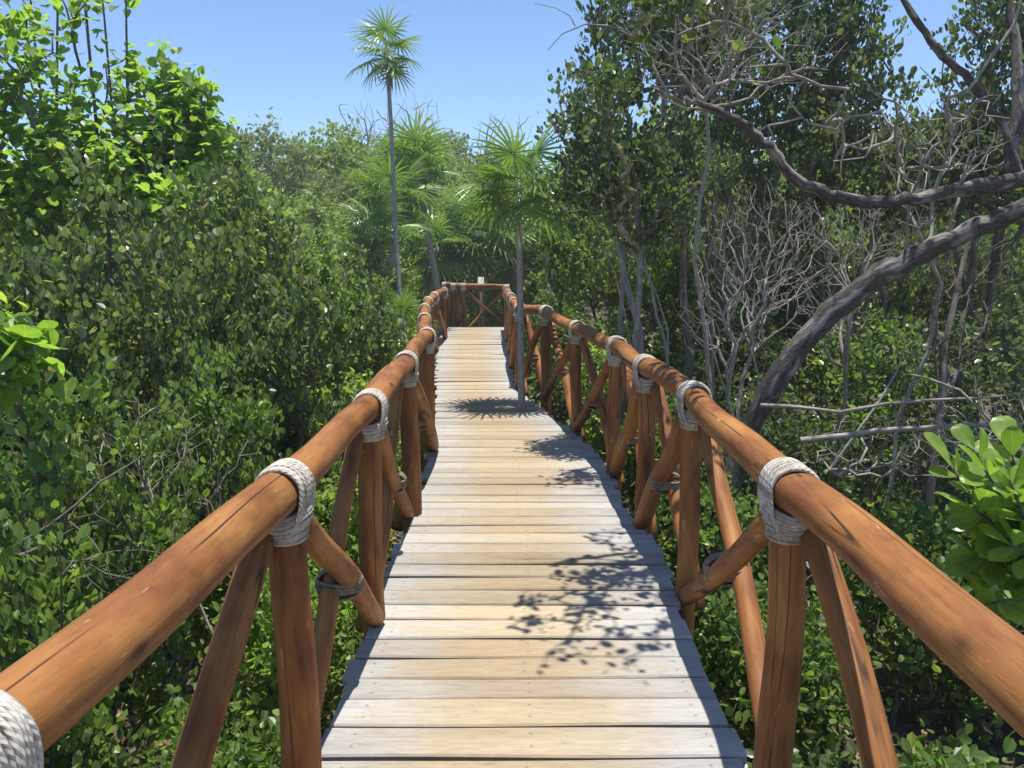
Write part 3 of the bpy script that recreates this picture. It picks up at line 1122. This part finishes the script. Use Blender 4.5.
low_bush('dark shrub behind the foot of the leaning limb', 2.15, 6.3, .6, .6, 216, 'dark', .055, 380)
low_bush('green shrub under the middle of the curved hanging branch', 3.3, 7.6, .8, 1.2, 219, 'shrub', .065, 460)
low_bush('green shrub right of the thin dark stem', 4.6, 7.2, .9, 1.2, 220, 'dark', .065, 460)
low_bush('green shrub between the dark upright stems and the leaning limb', 2.3, 8.0, .7, 1.2, 221, 'dark', .065, 420)
low_bush('green shrub left of the pale slanting stems', 1.25, 6.2, .45, .55, 222, 'shrub', .055, 320)
low_bush('bright shrub straight behind the end railing', -.6, 23.2, .9, 1.3, 223, 'bright', .11, 300)
low_bush('bright shrub behind the left corner of the end railing', -2.6, 23.0, 1.0, 1.5, 224, 'bright', .11, 300)
low_bush('fresh green shrub behind the right corner of the end railing', 1.0, 22.0, 1.0, 1.7, 225, 'shrub', .11, 300)
low_bush('bright shrub at the foot of the tall slender palm', -2.3, 14.9, .7, 1.0, 226, 'bright', .09, 280)
low_bush('dark shrub behind the foot of the pale slanting stems', 1.75, 9.3, .7, .9, 227, 'shrub', .07, 340)
low_bush('dark shrub behind the dark upright stems', 2.6, 10.6, .9, 1.1, 228, 'dark', .075, 380)
low_bush('green shrub between the pale slanting stems and the slim palm', 1.2, 9.9, .6, 1.0, 229, 'shrub', .07, 340)
low_bush('low shrub beyond the bend, right of the palm trunk', .75, 11.5, .5, .9, 217, 'shrub', .07, 260)
low_bush('low shrub just past the last right posts', .65, 15.0, .6, 1.1, 218, 'shrub', .08, 260)

# ================================================================== BRIGHT TREES, LEFT
BT = 'bright heart-leaved trees at the upper left'


def bright_tree(label, px, d, ells_px, seed, nt=330, per=7, size=.090, stems=()):
    ells = [(px_x(a, d), d + rng_o, px_z(b, d), r, r * .9, rz) for a, b, r, rz, rng_o in ells_px]
    x = px_x(px, d)
    ex = [(np.array([[px_x(a, d), d, z] for a, z in s]), (.022, .008)) for s in stems]
    return make_plant('broadleaf_tree', label, 'tree', (x, d), ells, seed, 'bright', 'bark', nt, per, size, 'heart', 'droop',
                      nstem=4, spreadb=.3, bf=.4, r_tip=.004, group=BT, stem_top=.6, rmax=.04, lspread=.09, extra=ex)


bright_tree('bright green heart-leaved tree filling the upper left corner', 20, 7.0,
            [(0, 60, .45, .5, 0), (-30, 140, .7, .6, .1), (35, 150, .5, .45, 0), (30, 20, .28, .3, 0), (60, 100, .35, .3, .1), (-50, 30, .5, .6, .2), (10, 215, .6, .4, 0), (60, 60, .3, .3, -.2), (40, 180, .5, .35, -.4)], 301, 360, per=8)
bright_tree('bright green heart-leaved tree with bare leaders rising above its crown', 120, 7.5,
            [(100, 155, .48, .36, 0), (150, 120, .32, .3, 0), (165, 175, .5, .35, 0), (100, 30, .2, .22, 0), (146, 8, .14, .1, 0), (125, 75, .25, .2, .1), (75, 195, .5, .35, 0), (130, 165, .4, .35, -.4), (180, 205, .4, .3, -.3)], 302, 300,
            stems=[[(112, -1), (110, 1.0), (112, 2.6), (109, 4.4), (112, 4.9)], [(128, -1), (132, 1.2), (128, 2.8), (123, 4.8)], [(60, -1), (66, 1.4), (60, 3.0), (55, 4.9)], [(70, -1), (72, 1.4), (75, 3.0), (79, 4.9)], [(140, -1), (142, 1.4), (143, 3.0), (146, 4.7)]])
bright_tree('bright green heart-leaved tree at the right end of its row', 180, 7.8,
            [(195, 100, .30, .26, 0), (178, 80, .2, .2, 0), (205, 150, .34, .35, 0), (175, 150, .4, .35, 0), (212, 120, .2, .25, 0)], 303, 190)
# near sprig at the left edge
make_plant('sapling', 'bright broad-leaved sprig at the left picture edge among olive leaves', 'sapling', (-2.35, 3.1),
           [(px_x(5, 3.1), 3.1, px_z(345, 3.1), .16, .16, .17)], 310, 'bright', 'bark', 18, 8, .095, 'heart', 'droop', nstem=1, spreadb=.03, group=None, stem_top=.8, rmax=.012, crown_name='foliage')
make_plant('broadleaf_tree', 'small-leaved tree with a rounded yellow-green top between the bright trees and the treeline', 'tree', (px_x(215, 10.5), 10.5),
           [(px_x(205, 10.5), 10.5, px_z(160, 10.5), .6, .8, .55), (px_x(235, 10.5), 10.5, px_z(215, 10.5), .7, .7, .6)], 311, 'shrub', 'bark', 300, 14, .085, 'mid', 'mixed', nstem=3, stem_top=.6)

# ================================================================== RIGHT TREES
RT = 'dark round-leaved trees right of the boardwalk'


def round_tree(label, bx, by, ells, seed, nt=620, per=13, size=.066, bark='bark', nstem=4, keep=None, mat='dark', spreadb=.35, r_tip=.0036):
    return make_plant('round_leaved_tree', label, 'tree', (bx, by), ells, seed, mat, bark, nt, per, size, 'mid', 'upright',
                      nstem=nstem, spreadb=spreadb, bf=.4, r_tip=r_tip, group=RT, stem_top=.5, rmax=.024, shell=.25, keep=keep)


def E(px, py, d, rx, rz, ry=None): return (px_x(px, d), d, px_z(py, d), rx, ry or rx * .9, rz)


round_tree('dark round-leaved tree whose crown edge meets the open sky', 1.6, 7.0,
           [E(590, 130, 6.9, .40, .52), E(625, 60, 7.0, .50, .62), E(650, 185, 6.8, .60, .55), E(578, 195, 6.7, .32, .34), E(690, 40, 7.2, .62, .66), E(650, -60, 7.2, .66, .5), E(600, 110, 5.9, .22, .35)], 401, 960, 14, .055, nstem=3, bark='twig', spreadb=.5)
round_tree('dark round-leaved tree behind the curved hanging branch', 2.6, 8.2,
           [E(740, 70, 8.6, .95, .9), E(780, 150, 8.4, .9, .7), E(720, -40, 8.6, 1.0, .7)], 402, 860, 13, nstem=5)
round_tree('dark round-leaved tree just left of the small sky gap', 3.5, 8.4,
           [E(835, 90, 8.6, .65, .65), E(870, 180, 8.4, .8, .6), E(815, 0, 8.6, .55, .8)], 403, 640, 13, nstem=4)
round_tree('dark round-leaved tree at the right picture edge beyond the leaning limb', 4.9, 8.0,
           [E(985, 70, 8.2, .70, .9), E(1000, 170, 8.0, .8, .6), E(1040, 0, 8.2, .7, .9), E(945, 150, 8.2, .6, .45), E(985, 25, 8.0, .4, .5), E(905, 165, 8.2, .5, .35)], 404, 900, 13, nstem=4)
round_tree('green thicket tree low behind the right rail and slim palm', 1.9, 12.0,
           [E(600, 260, 12, .9, .8), E(570, 215, 12.3, .7, .7), E(660, 250, 12, 1.0, .8)], 405, 620, 13, .085, mat='shrub', nstem=5)
round_tree('green thicket tree low in the middle distance behind the leaning limb', 4.6, 11.5,
           [E(760, 260, 11.5, 1.2, .9), E(860, 280, 11.5, 1.2, .9)], 406, 620, 13, .085, mat='shrub', nstem=5)
round_tree('green thicket tree low at the far right behind the dead twigs', 6.6, 11.0,
           [E(950, 300, 11, 1.1, .9), E(1030, 260, 11, 1.1, 1.0)], 407, 560, 13, .085, mat='shrub', nstem=5)

round_tree('small-leaved thicket tree behind the pale slanting stems', 1.9, 9.6, [E(640, 250, 9.6, .7, .7), E(690, 285, 9.4, .6, .5)], 408, 460, 15, .058, mat='shrub', nstem=4)
round_tree('small-leaved thicket tree behind the bare twigs under the curved branch', 3.2, 9.4, [E(765, 235, 9.4, .8, .6), E(800, 290, 9.2, .7, .5)], 409, 460, 15, .058, mat='dark', nstem=4)
round_tree('small-leaved thicket tree behind the thin dark stem right of the leaning limb', 5.0, 9.2, [E(920, 270, 9.2, .9, .6), E(985, 310, 9.0, .8, .6)], 410, 460, 15, .058, mat='dark', nstem=4)
# pale leaning stems
def bare(label, base, ells, seed, nt=160, bark='twig', nstem=3, extra=None, r_tip=.0016, name='bare_shrub', per=0, mat='dark', size=.05, stem_top=.6, rmax=.016, group='bare twiggy shrubs right of the boardwalk', bf=.5):
    return make_plant(name, label, 'shrub', base, ells, seed, mat, bark, nt, per, size, 'mid', 'upright', nstem=nstem, spreadb=.35, bf=bf,
                      r_tip=r_tip, group=group, stem_top=stem_top, rmax=rmax, shell=.05, extra=extra, jit=.07, crown_name='foliage')


def poly(pts): return np.array([P(*p) for p in pts])


bare('pale slanting stems with bare twigs left of the dark trunks', (1.15, 7.3), [E(610, 220, 7.2, .35, .5), E(640, 170, 7.2, .4, .4)], 501, 120, 'pale', 1,
     [(poly([(652, 470, 7.0), (640, 330, 7.0), (622, 260, 7.1), (604, 210, 7.2), (585, 165, 7.3)]), (.034, .010)),
      (poly([(680, 460, 6.9), (664, 340, 6.9), (652, 290, 7.0), (640, 235, 7.1)]), (.018, .007)),
      (poly([(668, 440, 6.8), (668, 330, 6.8), (655, 290, 6.8)]), (.013, .006))])
bare('dark upright stems with bare twigs right of the pale slanting ones', (1.7, 7.6), [E(690, 180, 7.6, .4, .6), E(720, 230, 7.4, .45, .6)], 502, 460, 'bark', 2,
     [(poly([(688, 470, 7.5), (688, 350, 7.5), (684, 240, 7.5), (676, 150, 7.6)]), (.050, .022)),
      (poly([(716, 470, 7.2), (712, 360, 7.2), (706, 270, 7.2), (712, 180, 7.3)]), (.028, .010))])
bare('grey bare twigs tangled under the curved hanging branch', (1.9, 6.0), [E(760, 250, 5.9, .55, .5), E(730, 310, 5.8, .4, .4)], 503, 800, 'twig', 4)
bare('grey bare twigs tangled at the top centre right below the canopy', (1.55, 5.6), [E(690, 60, 5.6, .5, .45), E(760, 50, 5.6, .5, .35), E(640, 30, 5.7, .3, .25)], 504, 520, 'twig', 1,
     [(poly([(720, 470, 5.9), (705, 330, 5.8), (700, 200, 5.7), (706, 110, 5.6)]), (.020, .012))])
bare('grey bare twigs between the two thick limbs', (2.7, 5.9), [E(860, 230, 5.8, .6, .3), E(930, 140, 5.8, .5, .4), E(830, 300, 5.8, .4, .35)], 505, 800, 'twig', 4)
bare('thin dark stem with bare twigs right of the leaning limb', (3.3, 6.2), [E(945, 330, 5.8, .4, .4), E(970, 260, 5.8, .35, .4)], 506, 260, 'bark', 1,
     [(poly([(928, 520, 5.6), (942, 400, 5.6), (955, 300, 5.7), (975, 220, 5.8)]), (.035, .014))])
bare('dead grey branches lying tangled behind the near right handrail', (2.3, 4.8), [(2.45, 4.8, .45, .75, .35, .22), (3.0, 4.7, .6, .7, .4, .28)], 507, 640, 'twig', 2,
     [(poly([(760, 405, 4.9), (840, 412, 4.8), (930, 400, 4.7), (1040, 390, 4.7)]), (.014, .007)),
      (poly([(800, 440, 4.7), (880, 430, 4.7), (960, 425, 4.6), (1050, 415, 4.6)]), (.020, .012)),
      (poly([(830, 470, 4.9), (880, 400, 4.9), (905, 350, 5.0)]), (.010, .005)), (poly([(1040, 470, 4.6), (960, 390, 4.7), (900, 372, 4.8)]), (.010, .005))], bf=.22)
bare('bare grey stems in the left thicket under the olive leaves', (-1.75, 3.9), [(-1.8, 3.9, .5, .5, .4, .5)], 508, 300, 'twig', 5, group=None)
bare('grey fallen branch slanting behind the nearest left handrail', (-1.75, 3.0), [(-1.7, 3.0, .35, .4, .25, .3)], 509, 90, 'bark', 1,
     [(poly([(-20, 570, 2.9), (50, 525, 3.0), (100, 482, 3.1), (165, 425, 3.3)]), (.008, .003))], group=None)

# the big leaning limb tree
def leaning_tree():
    rng = np.random.default_rng(77)
    A = poly([(700, 560, 5.6), (735, 470, 5.5), (762, 402, 5.35), (800, 345, 5.2), (850, 295, 5.05), (905, 260, 4.9), (965, 232, 4.75), (1030, 205, 4.6), (1100, 165, 4.5), (1150, 100, 4.5)])
    A = np.vstack([[A[0][0] - .05, A[0][1] + .05, GZ - .1], A])
    B = poly([(1150, 100, 4.5), (1085, 165, 4.45), (1020, 182, 4.4), (950, 192, 4.35), (885, 205, 4.3), (835, 200, 4.25), (795, 180, 4.2), (770, 148, 4.15), (742, 124, 4.1), (712, 108, 4.05), (682, 100, 4.0), (655, 90, 4.0)])
    C = poly([(1020, 182, 4.4), (1002, 118, 4.4), (968, 78, 4.4), (928, 40, 4.4), (900, -5, 4.4), (880, -60, 4.4)])
    D = poly([(1150, 100, 4.5), (1180, -60, 4.4), (1080, -220, 4.2), (900, -300, 4.1), (760, -260, 4.0), (660, -150, 3.95), (600, -60, 3.9)])
    D2 = poly([(1010, 175, 4.4), (1020, 90, 4.5), (1012, 20, 4.6), (1000, -60, 4.6)])
    e = empty('leaning_tree', A[0], 'old tree with thick dark leaning trunk and a long curved branch reaching left', 'tree')
    stems = [(A, (.105, .075)), (B, (.062, .016), True), (C, (.030, .016), True), (D, (.05, .012), True), (D2, (.035, .014), True)]
    P_arc, thin = poly, []
    # leafy twigs overhanging the deck, above the view, and bare twigs along the branch
    T1 = ellipsoid_pts(rng, [(.62, 3.55, 3.02, .48, .70, .30), (.92, 4.25, 3.25, .42, .6, .35)], 96, .0, 0)
    T2 = ellipsoid_pts(rng, [E(650, 60, 4.0, .28, .22), E(720, 70, 4.0, .3, .2), E(820, 130, 4.2, .5, .25), E(930, 130, 4.4, .4, .3)], 90, .0, 0)
    T3 = ellipsoid_pts(rng, [(3.0, 4.6, 3.6, 1.3, 1.0, .5), (2.0, 4.3, 3.6, .8, .7, .3)], 120, .2, 0)
    parts = {}
    T4 = ellipsoid_pts(rng, [E(612, 6, 4.0, .16, .08), E(660, 10, 4.0, .2, .12)], 26, .0, 0)
    stems += [(P_arc([(640, 40, 4.0), (612, 26, 4.0), (585, 24, 4.0), (562, 34, 4.0), (548, 50, 4.0)]), (.006, .0018), True), (P_arc([(575, 26, 4.0), (570, 16, 4.0), (556, 8, 4.0), (534, 3, 4.0)]), (.003, .0014), True), (P_arc([(668, 95, 4.0), (655, 70, 4.0), (640, 40, 4.0), (634, 10, 4.0)]), (.009, .004), True)]
    sk = Skel(stems, np.concatenate([T1, T2, T3, T4]), rng, .25, .003, rmax=.03)
    for pts, r0, r1 in ((stems[5][0], .006, .0018), (stems[6][0], .003, .0014), (stems[7][0], .009, .004)):
        thin.append((pts, r0, r1))
    # thick wood per limb as its own part
    for nm, pts, r in (('trunk', A, (.078, .050)), ('limb', B, (.050, .014)), ('limb', C, (.027, .014)), ('limb', D, (.05, .012)), ('limb', D2, (.036, .014))):
        mb = MB()
        t = np.linspace(0, 1, len(pts)); tt = np.linspace(0, 1, len(pts) * 5)
        q = np.stack([np.interp(tt, t, pts[:, k]) for k in range(3)], -1)
        ker = np.ones(5) / 5
        qs = q.copy()
        for k in range(3):
            qs[2:-2, k] = np.convolve(q[:, k], ker, 'valid')
        rr = np.linspace(r[0], r[1], len(tt)) * (1 + .11 * np.interp(tt, np.linspace(0, 1, 26), rng.normal(0, 1, 26)))
        qs[1:-1] += rng.normal(0, .006, (len(tt) - 2, 3))
        tube(mb, qs, rr, 16, wob=.24, rng=rng)
        o = mb.build(nm, M['limb'], e, coords=True)
        parts.setdefault(nm, o)
    # twigs
    sk.rad[:sk.ns] = .004
    sid = np.concatenate([np.full(len(st[0]), q) for q, st in enumerate(stems)] + [np.full(len(sk.pos) - sk.ns, -1)]).astype(int)
    bundles = {}
    for pts, r0, r1 in thin:
        tw = MB()
        tube(tw, pts, np.linspace(r0, r1, len(pts)), 5, rng=rng)
        tw.build('twig', M['twig'], e, coords=True)
    n = len(sk.pos)
    def root_stem(i):
        while sid[i] < 0:
            i = sk.par[i]
        return int(i)
    for i in range(sk.ns, n):
        p = sk.par[i]
        w = bundles.setdefault(root_stem(i), MB())
        a, b = sk.pos[p], sk.pos[i]
        mid = (a + b) / 2 + rng.normal(0, .07 * np.linalg.norm(b - a), 3)
        ra, rb = min(sk.rad[p], .012) if p >= sk.ns else sk.rad[i] * 1.2, sk.rad[i]
        tube(w, [a, mid, b], [min(ra, .009), min((ra + rb) / 2, .0085), min(rb * .8, .008)], 5 if ra > .005 else 3, caps=False, rng=rng)
    for w in bundles.values():
        w.build('twig', M['twig'], e, coords=True)
    lm = MB()
    sk.leaves(lm, rng, 'mid', 6, .064, 'mixed', keep=lambda p: ~((p[:, 2] < 2.75) & (p[:, 1] > 3.85)) | ((p[:, 0] < .75) & (p[:, 2] > 2.6)), spread=.05)
    lm.build('crown', M['dark'], e, smooth=False)
    return e


leaning_tree()

# glossy foreground shrub at right
def glossy():
    rng = np.random.default_rng(88)
    base = np.array([1.55, 1.9, GZ])
    e = empty('glossy_shrub', base, 'shrub with large glossy fresh green oval leaves above the near right handrail', 'shrub')
    w, l = MB(), MB()
    tips = [(950, 465, 1.9), (975, 510, 1.85), (975, 450, 1.9), (978, 555, 1.9), (985, 605, 1.9), (1010, 480, 1.8), (1010, 545, 1.8), (985, 470, 1.85), (1000, 520, 1.9), (1010, 450, 2.0), (1040, 500, 1.85), (985, 560, 1.95), (1030, 580, 1.9), (1060, 440, 2.0), (1015, 610, 2.0), (1060, 560, 1.9), (1080, 500, 2.0)]
    hub = P(1050, 600, 1.95)
    tube(w, [base - [0, 0, .05], base * .4 + hub * .6 + [.05, 0, 0], hub], [.018, .013, .010], 8)
    for t in tips:
        tip = P(*t)
        q = [hub, (hub + tip) / 2 + np.array([0, 0, .03]) + rng.normal(0, .015, 3), tip]
        q = np.array([(1 - u) ** 2 * q[0] + 2 * u * (1 - u) * q[1] + u * u * q[2] for u in np.linspace(0, 1, 8)])
        tube(w, q, np.linspace(.006, .0028, 8), 6)
        d = nrm(q[-1] - q[-3])
        pos, fw, up = [], [], []
        m = 11
        for i in range(m):
            u = 1 - .55 * i / m
            p = q[0] * 0 + np.array([np.interp(u, np.linspace(0, 1, 8), q[:, k]) for k in range(3)])
            ang = i * 2.4 + rng.uniform(-.4, .4)
            sdir = nrm(np.cross(d, [0, 0, 1]))
            udir = np.cross(sdir, d)
            r = sdir * math.cos(ang) + udir * math.sin(ang)
            pos.append(p)
            fw.append(d * (.9 if i < 2 else .45) + r * .8 + np.array([0, 0, .25]) + rng.normal(0, .12, 3))
            up.append(np.array([0, -.35, 1]) + r * .2 + rng.normal(0, .25, 3))
        add_leaves(l, 'obovate', np.array(pos), np.array(fw), np.array(up), rng.uniform(.058, .108, m))
    w.build('stem', M['bark'], e, coords=True)
    l.build('foliage', M['glossy'], e, smooth=True, coords=True)


glossy()

# ================================================================== TREELINE
FG = 'treeline trees beyond the boardwalk'


def proto_tree(name, label, seed, mat, bark, H, W, nt, per, size, bare_top=False):
    rng = np.random.default_rng(seed)
    ells = [(0, 0, H * .62, W * .7, W * .7, H * .30), (W * .45, .1, H * .52, W * .55, W * .5, H * .25), (-W * .4, -.2, H * .5, W * .55, W * .5, H * .27), (.1, W * .3, H * .82, W * .45, W * .45, H * .18), (0, -W * .3, H * .32, W * .6, W * .5, H * .22)]
    ells = [(a, b, c + GZ, d, f, h) for a, b, c, d, f, h in ells]
    extra = None
    if bare_top:
        ells = ells[:3]
    return make_plant(name, label, 'tree', (0, 0), ells, seed, mat, bark, nt, per, size, 'far', 'mixed', nstem=3, spreadb=.25, bf=.35, r_tip=.006,
                      group=FG, stem_top=.5, rmax=.10, shell=.4, lspread=.12, rmin=.012 if not bare_top else 0)


pa = proto_tree('broadleaf_tree', 'x', 601, 'far', 'bark', 6.2, 2.4, 620, 26, .17)
pb2 = proto_tree('broadleaf_tree', 'x', 602, 'farolive', 'bark', 6.0, 2.2, 560, 26, .15)
pc = proto_tree('broadleaf_tree', 'x', 603, 'far', 'bark', 5.2, 2.6, 620, 24, .19)
# leafless tree
rngb = np.random.default_rng(640)
pd_ = make_plant('bare_tree', 'x', 'tree', (0, 0), [(0, 0, 4.6, 1.5, 1.5, 1.7), (.9, 0, 3.9, .9, .9, 1.1)], 640, 'far', 'twig', 260, 0, .1, nstem=2, bf=.5, r_tip=.008, group=FG, stem_top=.55, rmax=.09, jit=.15)

spots = [  # proto, px, depth, top y, label
    (pa, 248, 22, 150, 'mid green tree at the left end of the treeline, right above the peaked shrub'),
    (pb2, 285, 27, 128, 'hazy tree with high rounded top left of the tall palm trunk'),
    (pa, 330, 30, 124, 'hazy tall tree standing between the rounded one and the tall palm'),
    (pc, 305, 19, 190, 'lower bright tree in front of the hazy rounded one'),
    (pb2, 352, 23, 165, 'grey-green tree just left of the tall palm trunk'),
    (pa, 375, 34, 132, 'hazy tree behind the tall palm trunk'),
    (pb2, 445, 33, 128, 'hazy tree behind the palm with drooping fronds'),
    (pc, 425, 29, 185, 'mid green tree filling the gap between the palms'),
    (pa, 480, 30, 150, 'mid green tree above the broad palm behind the end railing'),
    (pc, 462, 29, 205, 'low tree right behind the broad palm fronds'),
    (pb2, 515, 28, 150, 'grey-green tree behind the slim palm crown'),
    (pc, 540, 26, 195, 'low tree right of the slim palm crown'),
    (pa, 565, 24, 150, 'tree half hidden behind the sky-edge crown on the right'),
    (pb2, 625, 20, 120, 'tree glimpsed through the crown right of the slim palm'),
    (pa, 700, 19, 90, 'tree glimpsed behind the curved hanging branch'),
    (pc, 780, 18, 130, 'tree glimpsed through the thicket left of the sky gap'),
    (pb2, 860, 18, 130, 'tree glimpsed under the small sky gap'),
    (pa, 950, 18, 110, 'tree glimpsed right of the small sky gap'),
    (pc, 1040, 17, 90, 'tree glimpsed behind the foliage at the right picture edge'),
    (pc, 175, 16, 170, 'tree glimpsed behind the bright tree at the end of its row'),
    (pa, 100, 15, 150, 'tree glimpsed behind the bright tree with bare leaders'),
    (pb2, 20, 14, 150, 'tree glimpsed behind the upper left corner tree'),
    (pc, -70, 13, 120, 'tree at the left picture edge behind the bright trees'),
    (pc, 345, 15.5, 232, 'low tree below the treeline, left of the leaning-crown palm'),
    (pc, 280, 13, 205, 'low tree right behind the peaked olive shrub'),
]
HP = {pa.name: 6.2 * 1.02, pb2.name: 6.0 * 1.02, pc.name: 5.2 * 1.02}
used = set()
rs = np.random.default_rng(11)
for i, (pr, px, d, yt, lab) in enumerate(spots):
    x, zt = px_x(px, d), px_z(yt, d)
    s = (zt - GZ) / HP[pr.name]
    sx = max(s, .62)
    if pr.name not in used:
        used.add(pr.name)
        pr.location = (x, d, GZ)
        pr.scale = (sx, sx, s)
        pr.rotation_euler = (0, 0, rs.uniform(0, 6.28))
        pr['label'] = lab
    else:
        copy_tree(pr, (x, d, GZ), rs.uniform(0, 6.28), sx, s, lab, FG)
first = True
for px, d, yt, lab in [(372, 31, 108, 'leafless grey tree poking above the treeline left of the drooping palm'), (412, 33, 100, 'leafless grey tree poking above the treeline right of the tall palm trunk'),
                       (505, 29, 118, 'leafless grey tree poking above the treeline behind the slim palm')]:
    s = (px_z(yt, d) - GZ) / 7.3
    if first:
        pd_.location = (px_x(px, d), d, GZ); pd_.scale = (s, s, s); pd_['label'] = lab; first = False
    else:
        copy_tree(pd_, (px_x(px, d), d, GZ), rs.uniform(0, 6.28), s, s, lab, FG)


# far wood and ground cover
def stuff():
    rng = np.random.default_rng(900)
    mb = MB()
    n = 26000
    x = rng.uniform(-55, 55, n)
    y = rng.uniform(40, 50, n)
    h = 4.6 + 1.3 * np.sin(x * .45) + .8 * np.sin(x * 1.3 + 1)
    z = GZ + h * rng.uniform(0, 1, n) ** .8
    add_leaves(mb, 'far', np.stack([x, y, z], -1), rng.normal(size=(n, 3)), rng.normal(size=(n, 3)) + [0, 0, .8], rng.uniform(.35, .7, n))
    # stems that carry it
    o = mb.build('woods', M['farolive'], smooth=False)
    o['kind'] = 'stuff'
    mb = MB()
    n = 30000
    x = rng.uniform(-7, 7, n)
    y = rng.uniform(.6, 26, n)
    keep = np.array([(a < edge_l(b) - .06) or (a > edge_r(b) + .06) for a, b in zip(x, y)])
    x, y = x[keep], y[keep]
    n = len(x)
    cl = .5 + .5 * np.sin(x * 2.1 + np.sin(y * 1.7)) * np.sin(y * 1.9 + 1)
    z = GZ + .03 + rng.uniform(0, .45, n) * (.35 + cl)
    rn = rng.normal(size=(n, 3))
    add_leaves(mb, 'mid', np.stack([x, y, z], -1), rn + [0, 0, .5], rng.normal(size=(n, 3)) * .5 + [0, 0, 1], rng.uniform(.04, .085, n))
    o = mb.build('ground_cover', M['shrub'], smooth=False)
    o['kind'] = 'stuff'
    mb = MB()
    n = 14000
    x = rng.uniform(-5, 5, n)
    y = rng.uniform(.6, 14, n)
    add_leaves(mb, 'mid', np.stack([x, y, np.full(n, GZ + .07) + rng.uniform(0, .05, n)], -1), rng.normal(size=(n, 3)) * [1, 1, .25], rng.normal(size=(n, 3)) * .35 + [0, 0, 1], rng.uniform(.04, .09, n))
    o = mb.build('leaf_litter', M['litter'], smooth=False)
    o['kind'] = 'stuff'


stuff()


def haze():
    m, nt, out = new_mat('air_haze')
    v = N(nt, 'ShaderNodeVolumePrincipled', Density=HAZE)
    v.inputs['Color'].default_value = (.95, .97, 1.0, 1)
    v.inputs['Anisotropy'].default_value = .3
    nt.links.new(v.outputs[0], out.inputs['Volume'])
    mb = MB()
    box(mb, (0, 27.5, 4.0), 152, 97, 12.4)
    o = mb.build('haze', m, smooth=False)
    o['kind'] = 'stuff'


HAZE = .0020
haze()

# ================================================================== LIGHT
TO_SUN = nrm(np.array([.065, .04, 1.0]))
EL = math.asin(TO_SUN[2])
AZ = math.atan2(TO_SUN[0], TO_SUN[1])
world = bpy.data.worlds.new('World')
sc.world = world
world.use_nodes = True
nt = world.node_tree
bg = nt.nodes.get('Background') or nt.nodes.new('ShaderNodeBackground')
sky = nt.nodes.new('ShaderNodeTexSky')
sky.sky_type = 'NISHITA'
sky.sun_disc = False
sky.sun_elevation = EL
sky.sun_rotation = AZ
sky.air_density = .8
sky.dust_density = 0.0
sky.ozone_density = 5.0
nt.links.new(sky.outputs[0], bg.inputs[0])
bg.inputs[1].default_value = .125
sl = bpy.data.lights.new('sun', 'SUN')
sl.energy = 4.6
sl.angle = math.radians(.53)
sl.color = (1.0, .96, .89)
so = bpy.data.objects.new('sun', sl)
COL.objects.link(so)
so.rotation_euler = Vector((0, 0, 1)).rotation_difference(Vector(TO_SUN)).to_euler()
so.location = (0, 0, 30)

sc.view_settings.view_transform = 'Standard'
sc.view_settings.look = 'None'
sc.view_settings.exposure = 0.7
sc.view_settings.gamma = 1.0
sc.render.engine = 'CYCLES'
sc.cycles.max_bounces = 8
sc.cycles.volume_bounces = 0
sc.cycles.diffuse_bounces = 5
sc.cycles.transmission_bounces = 6
sc.cycles.use_denoising = True
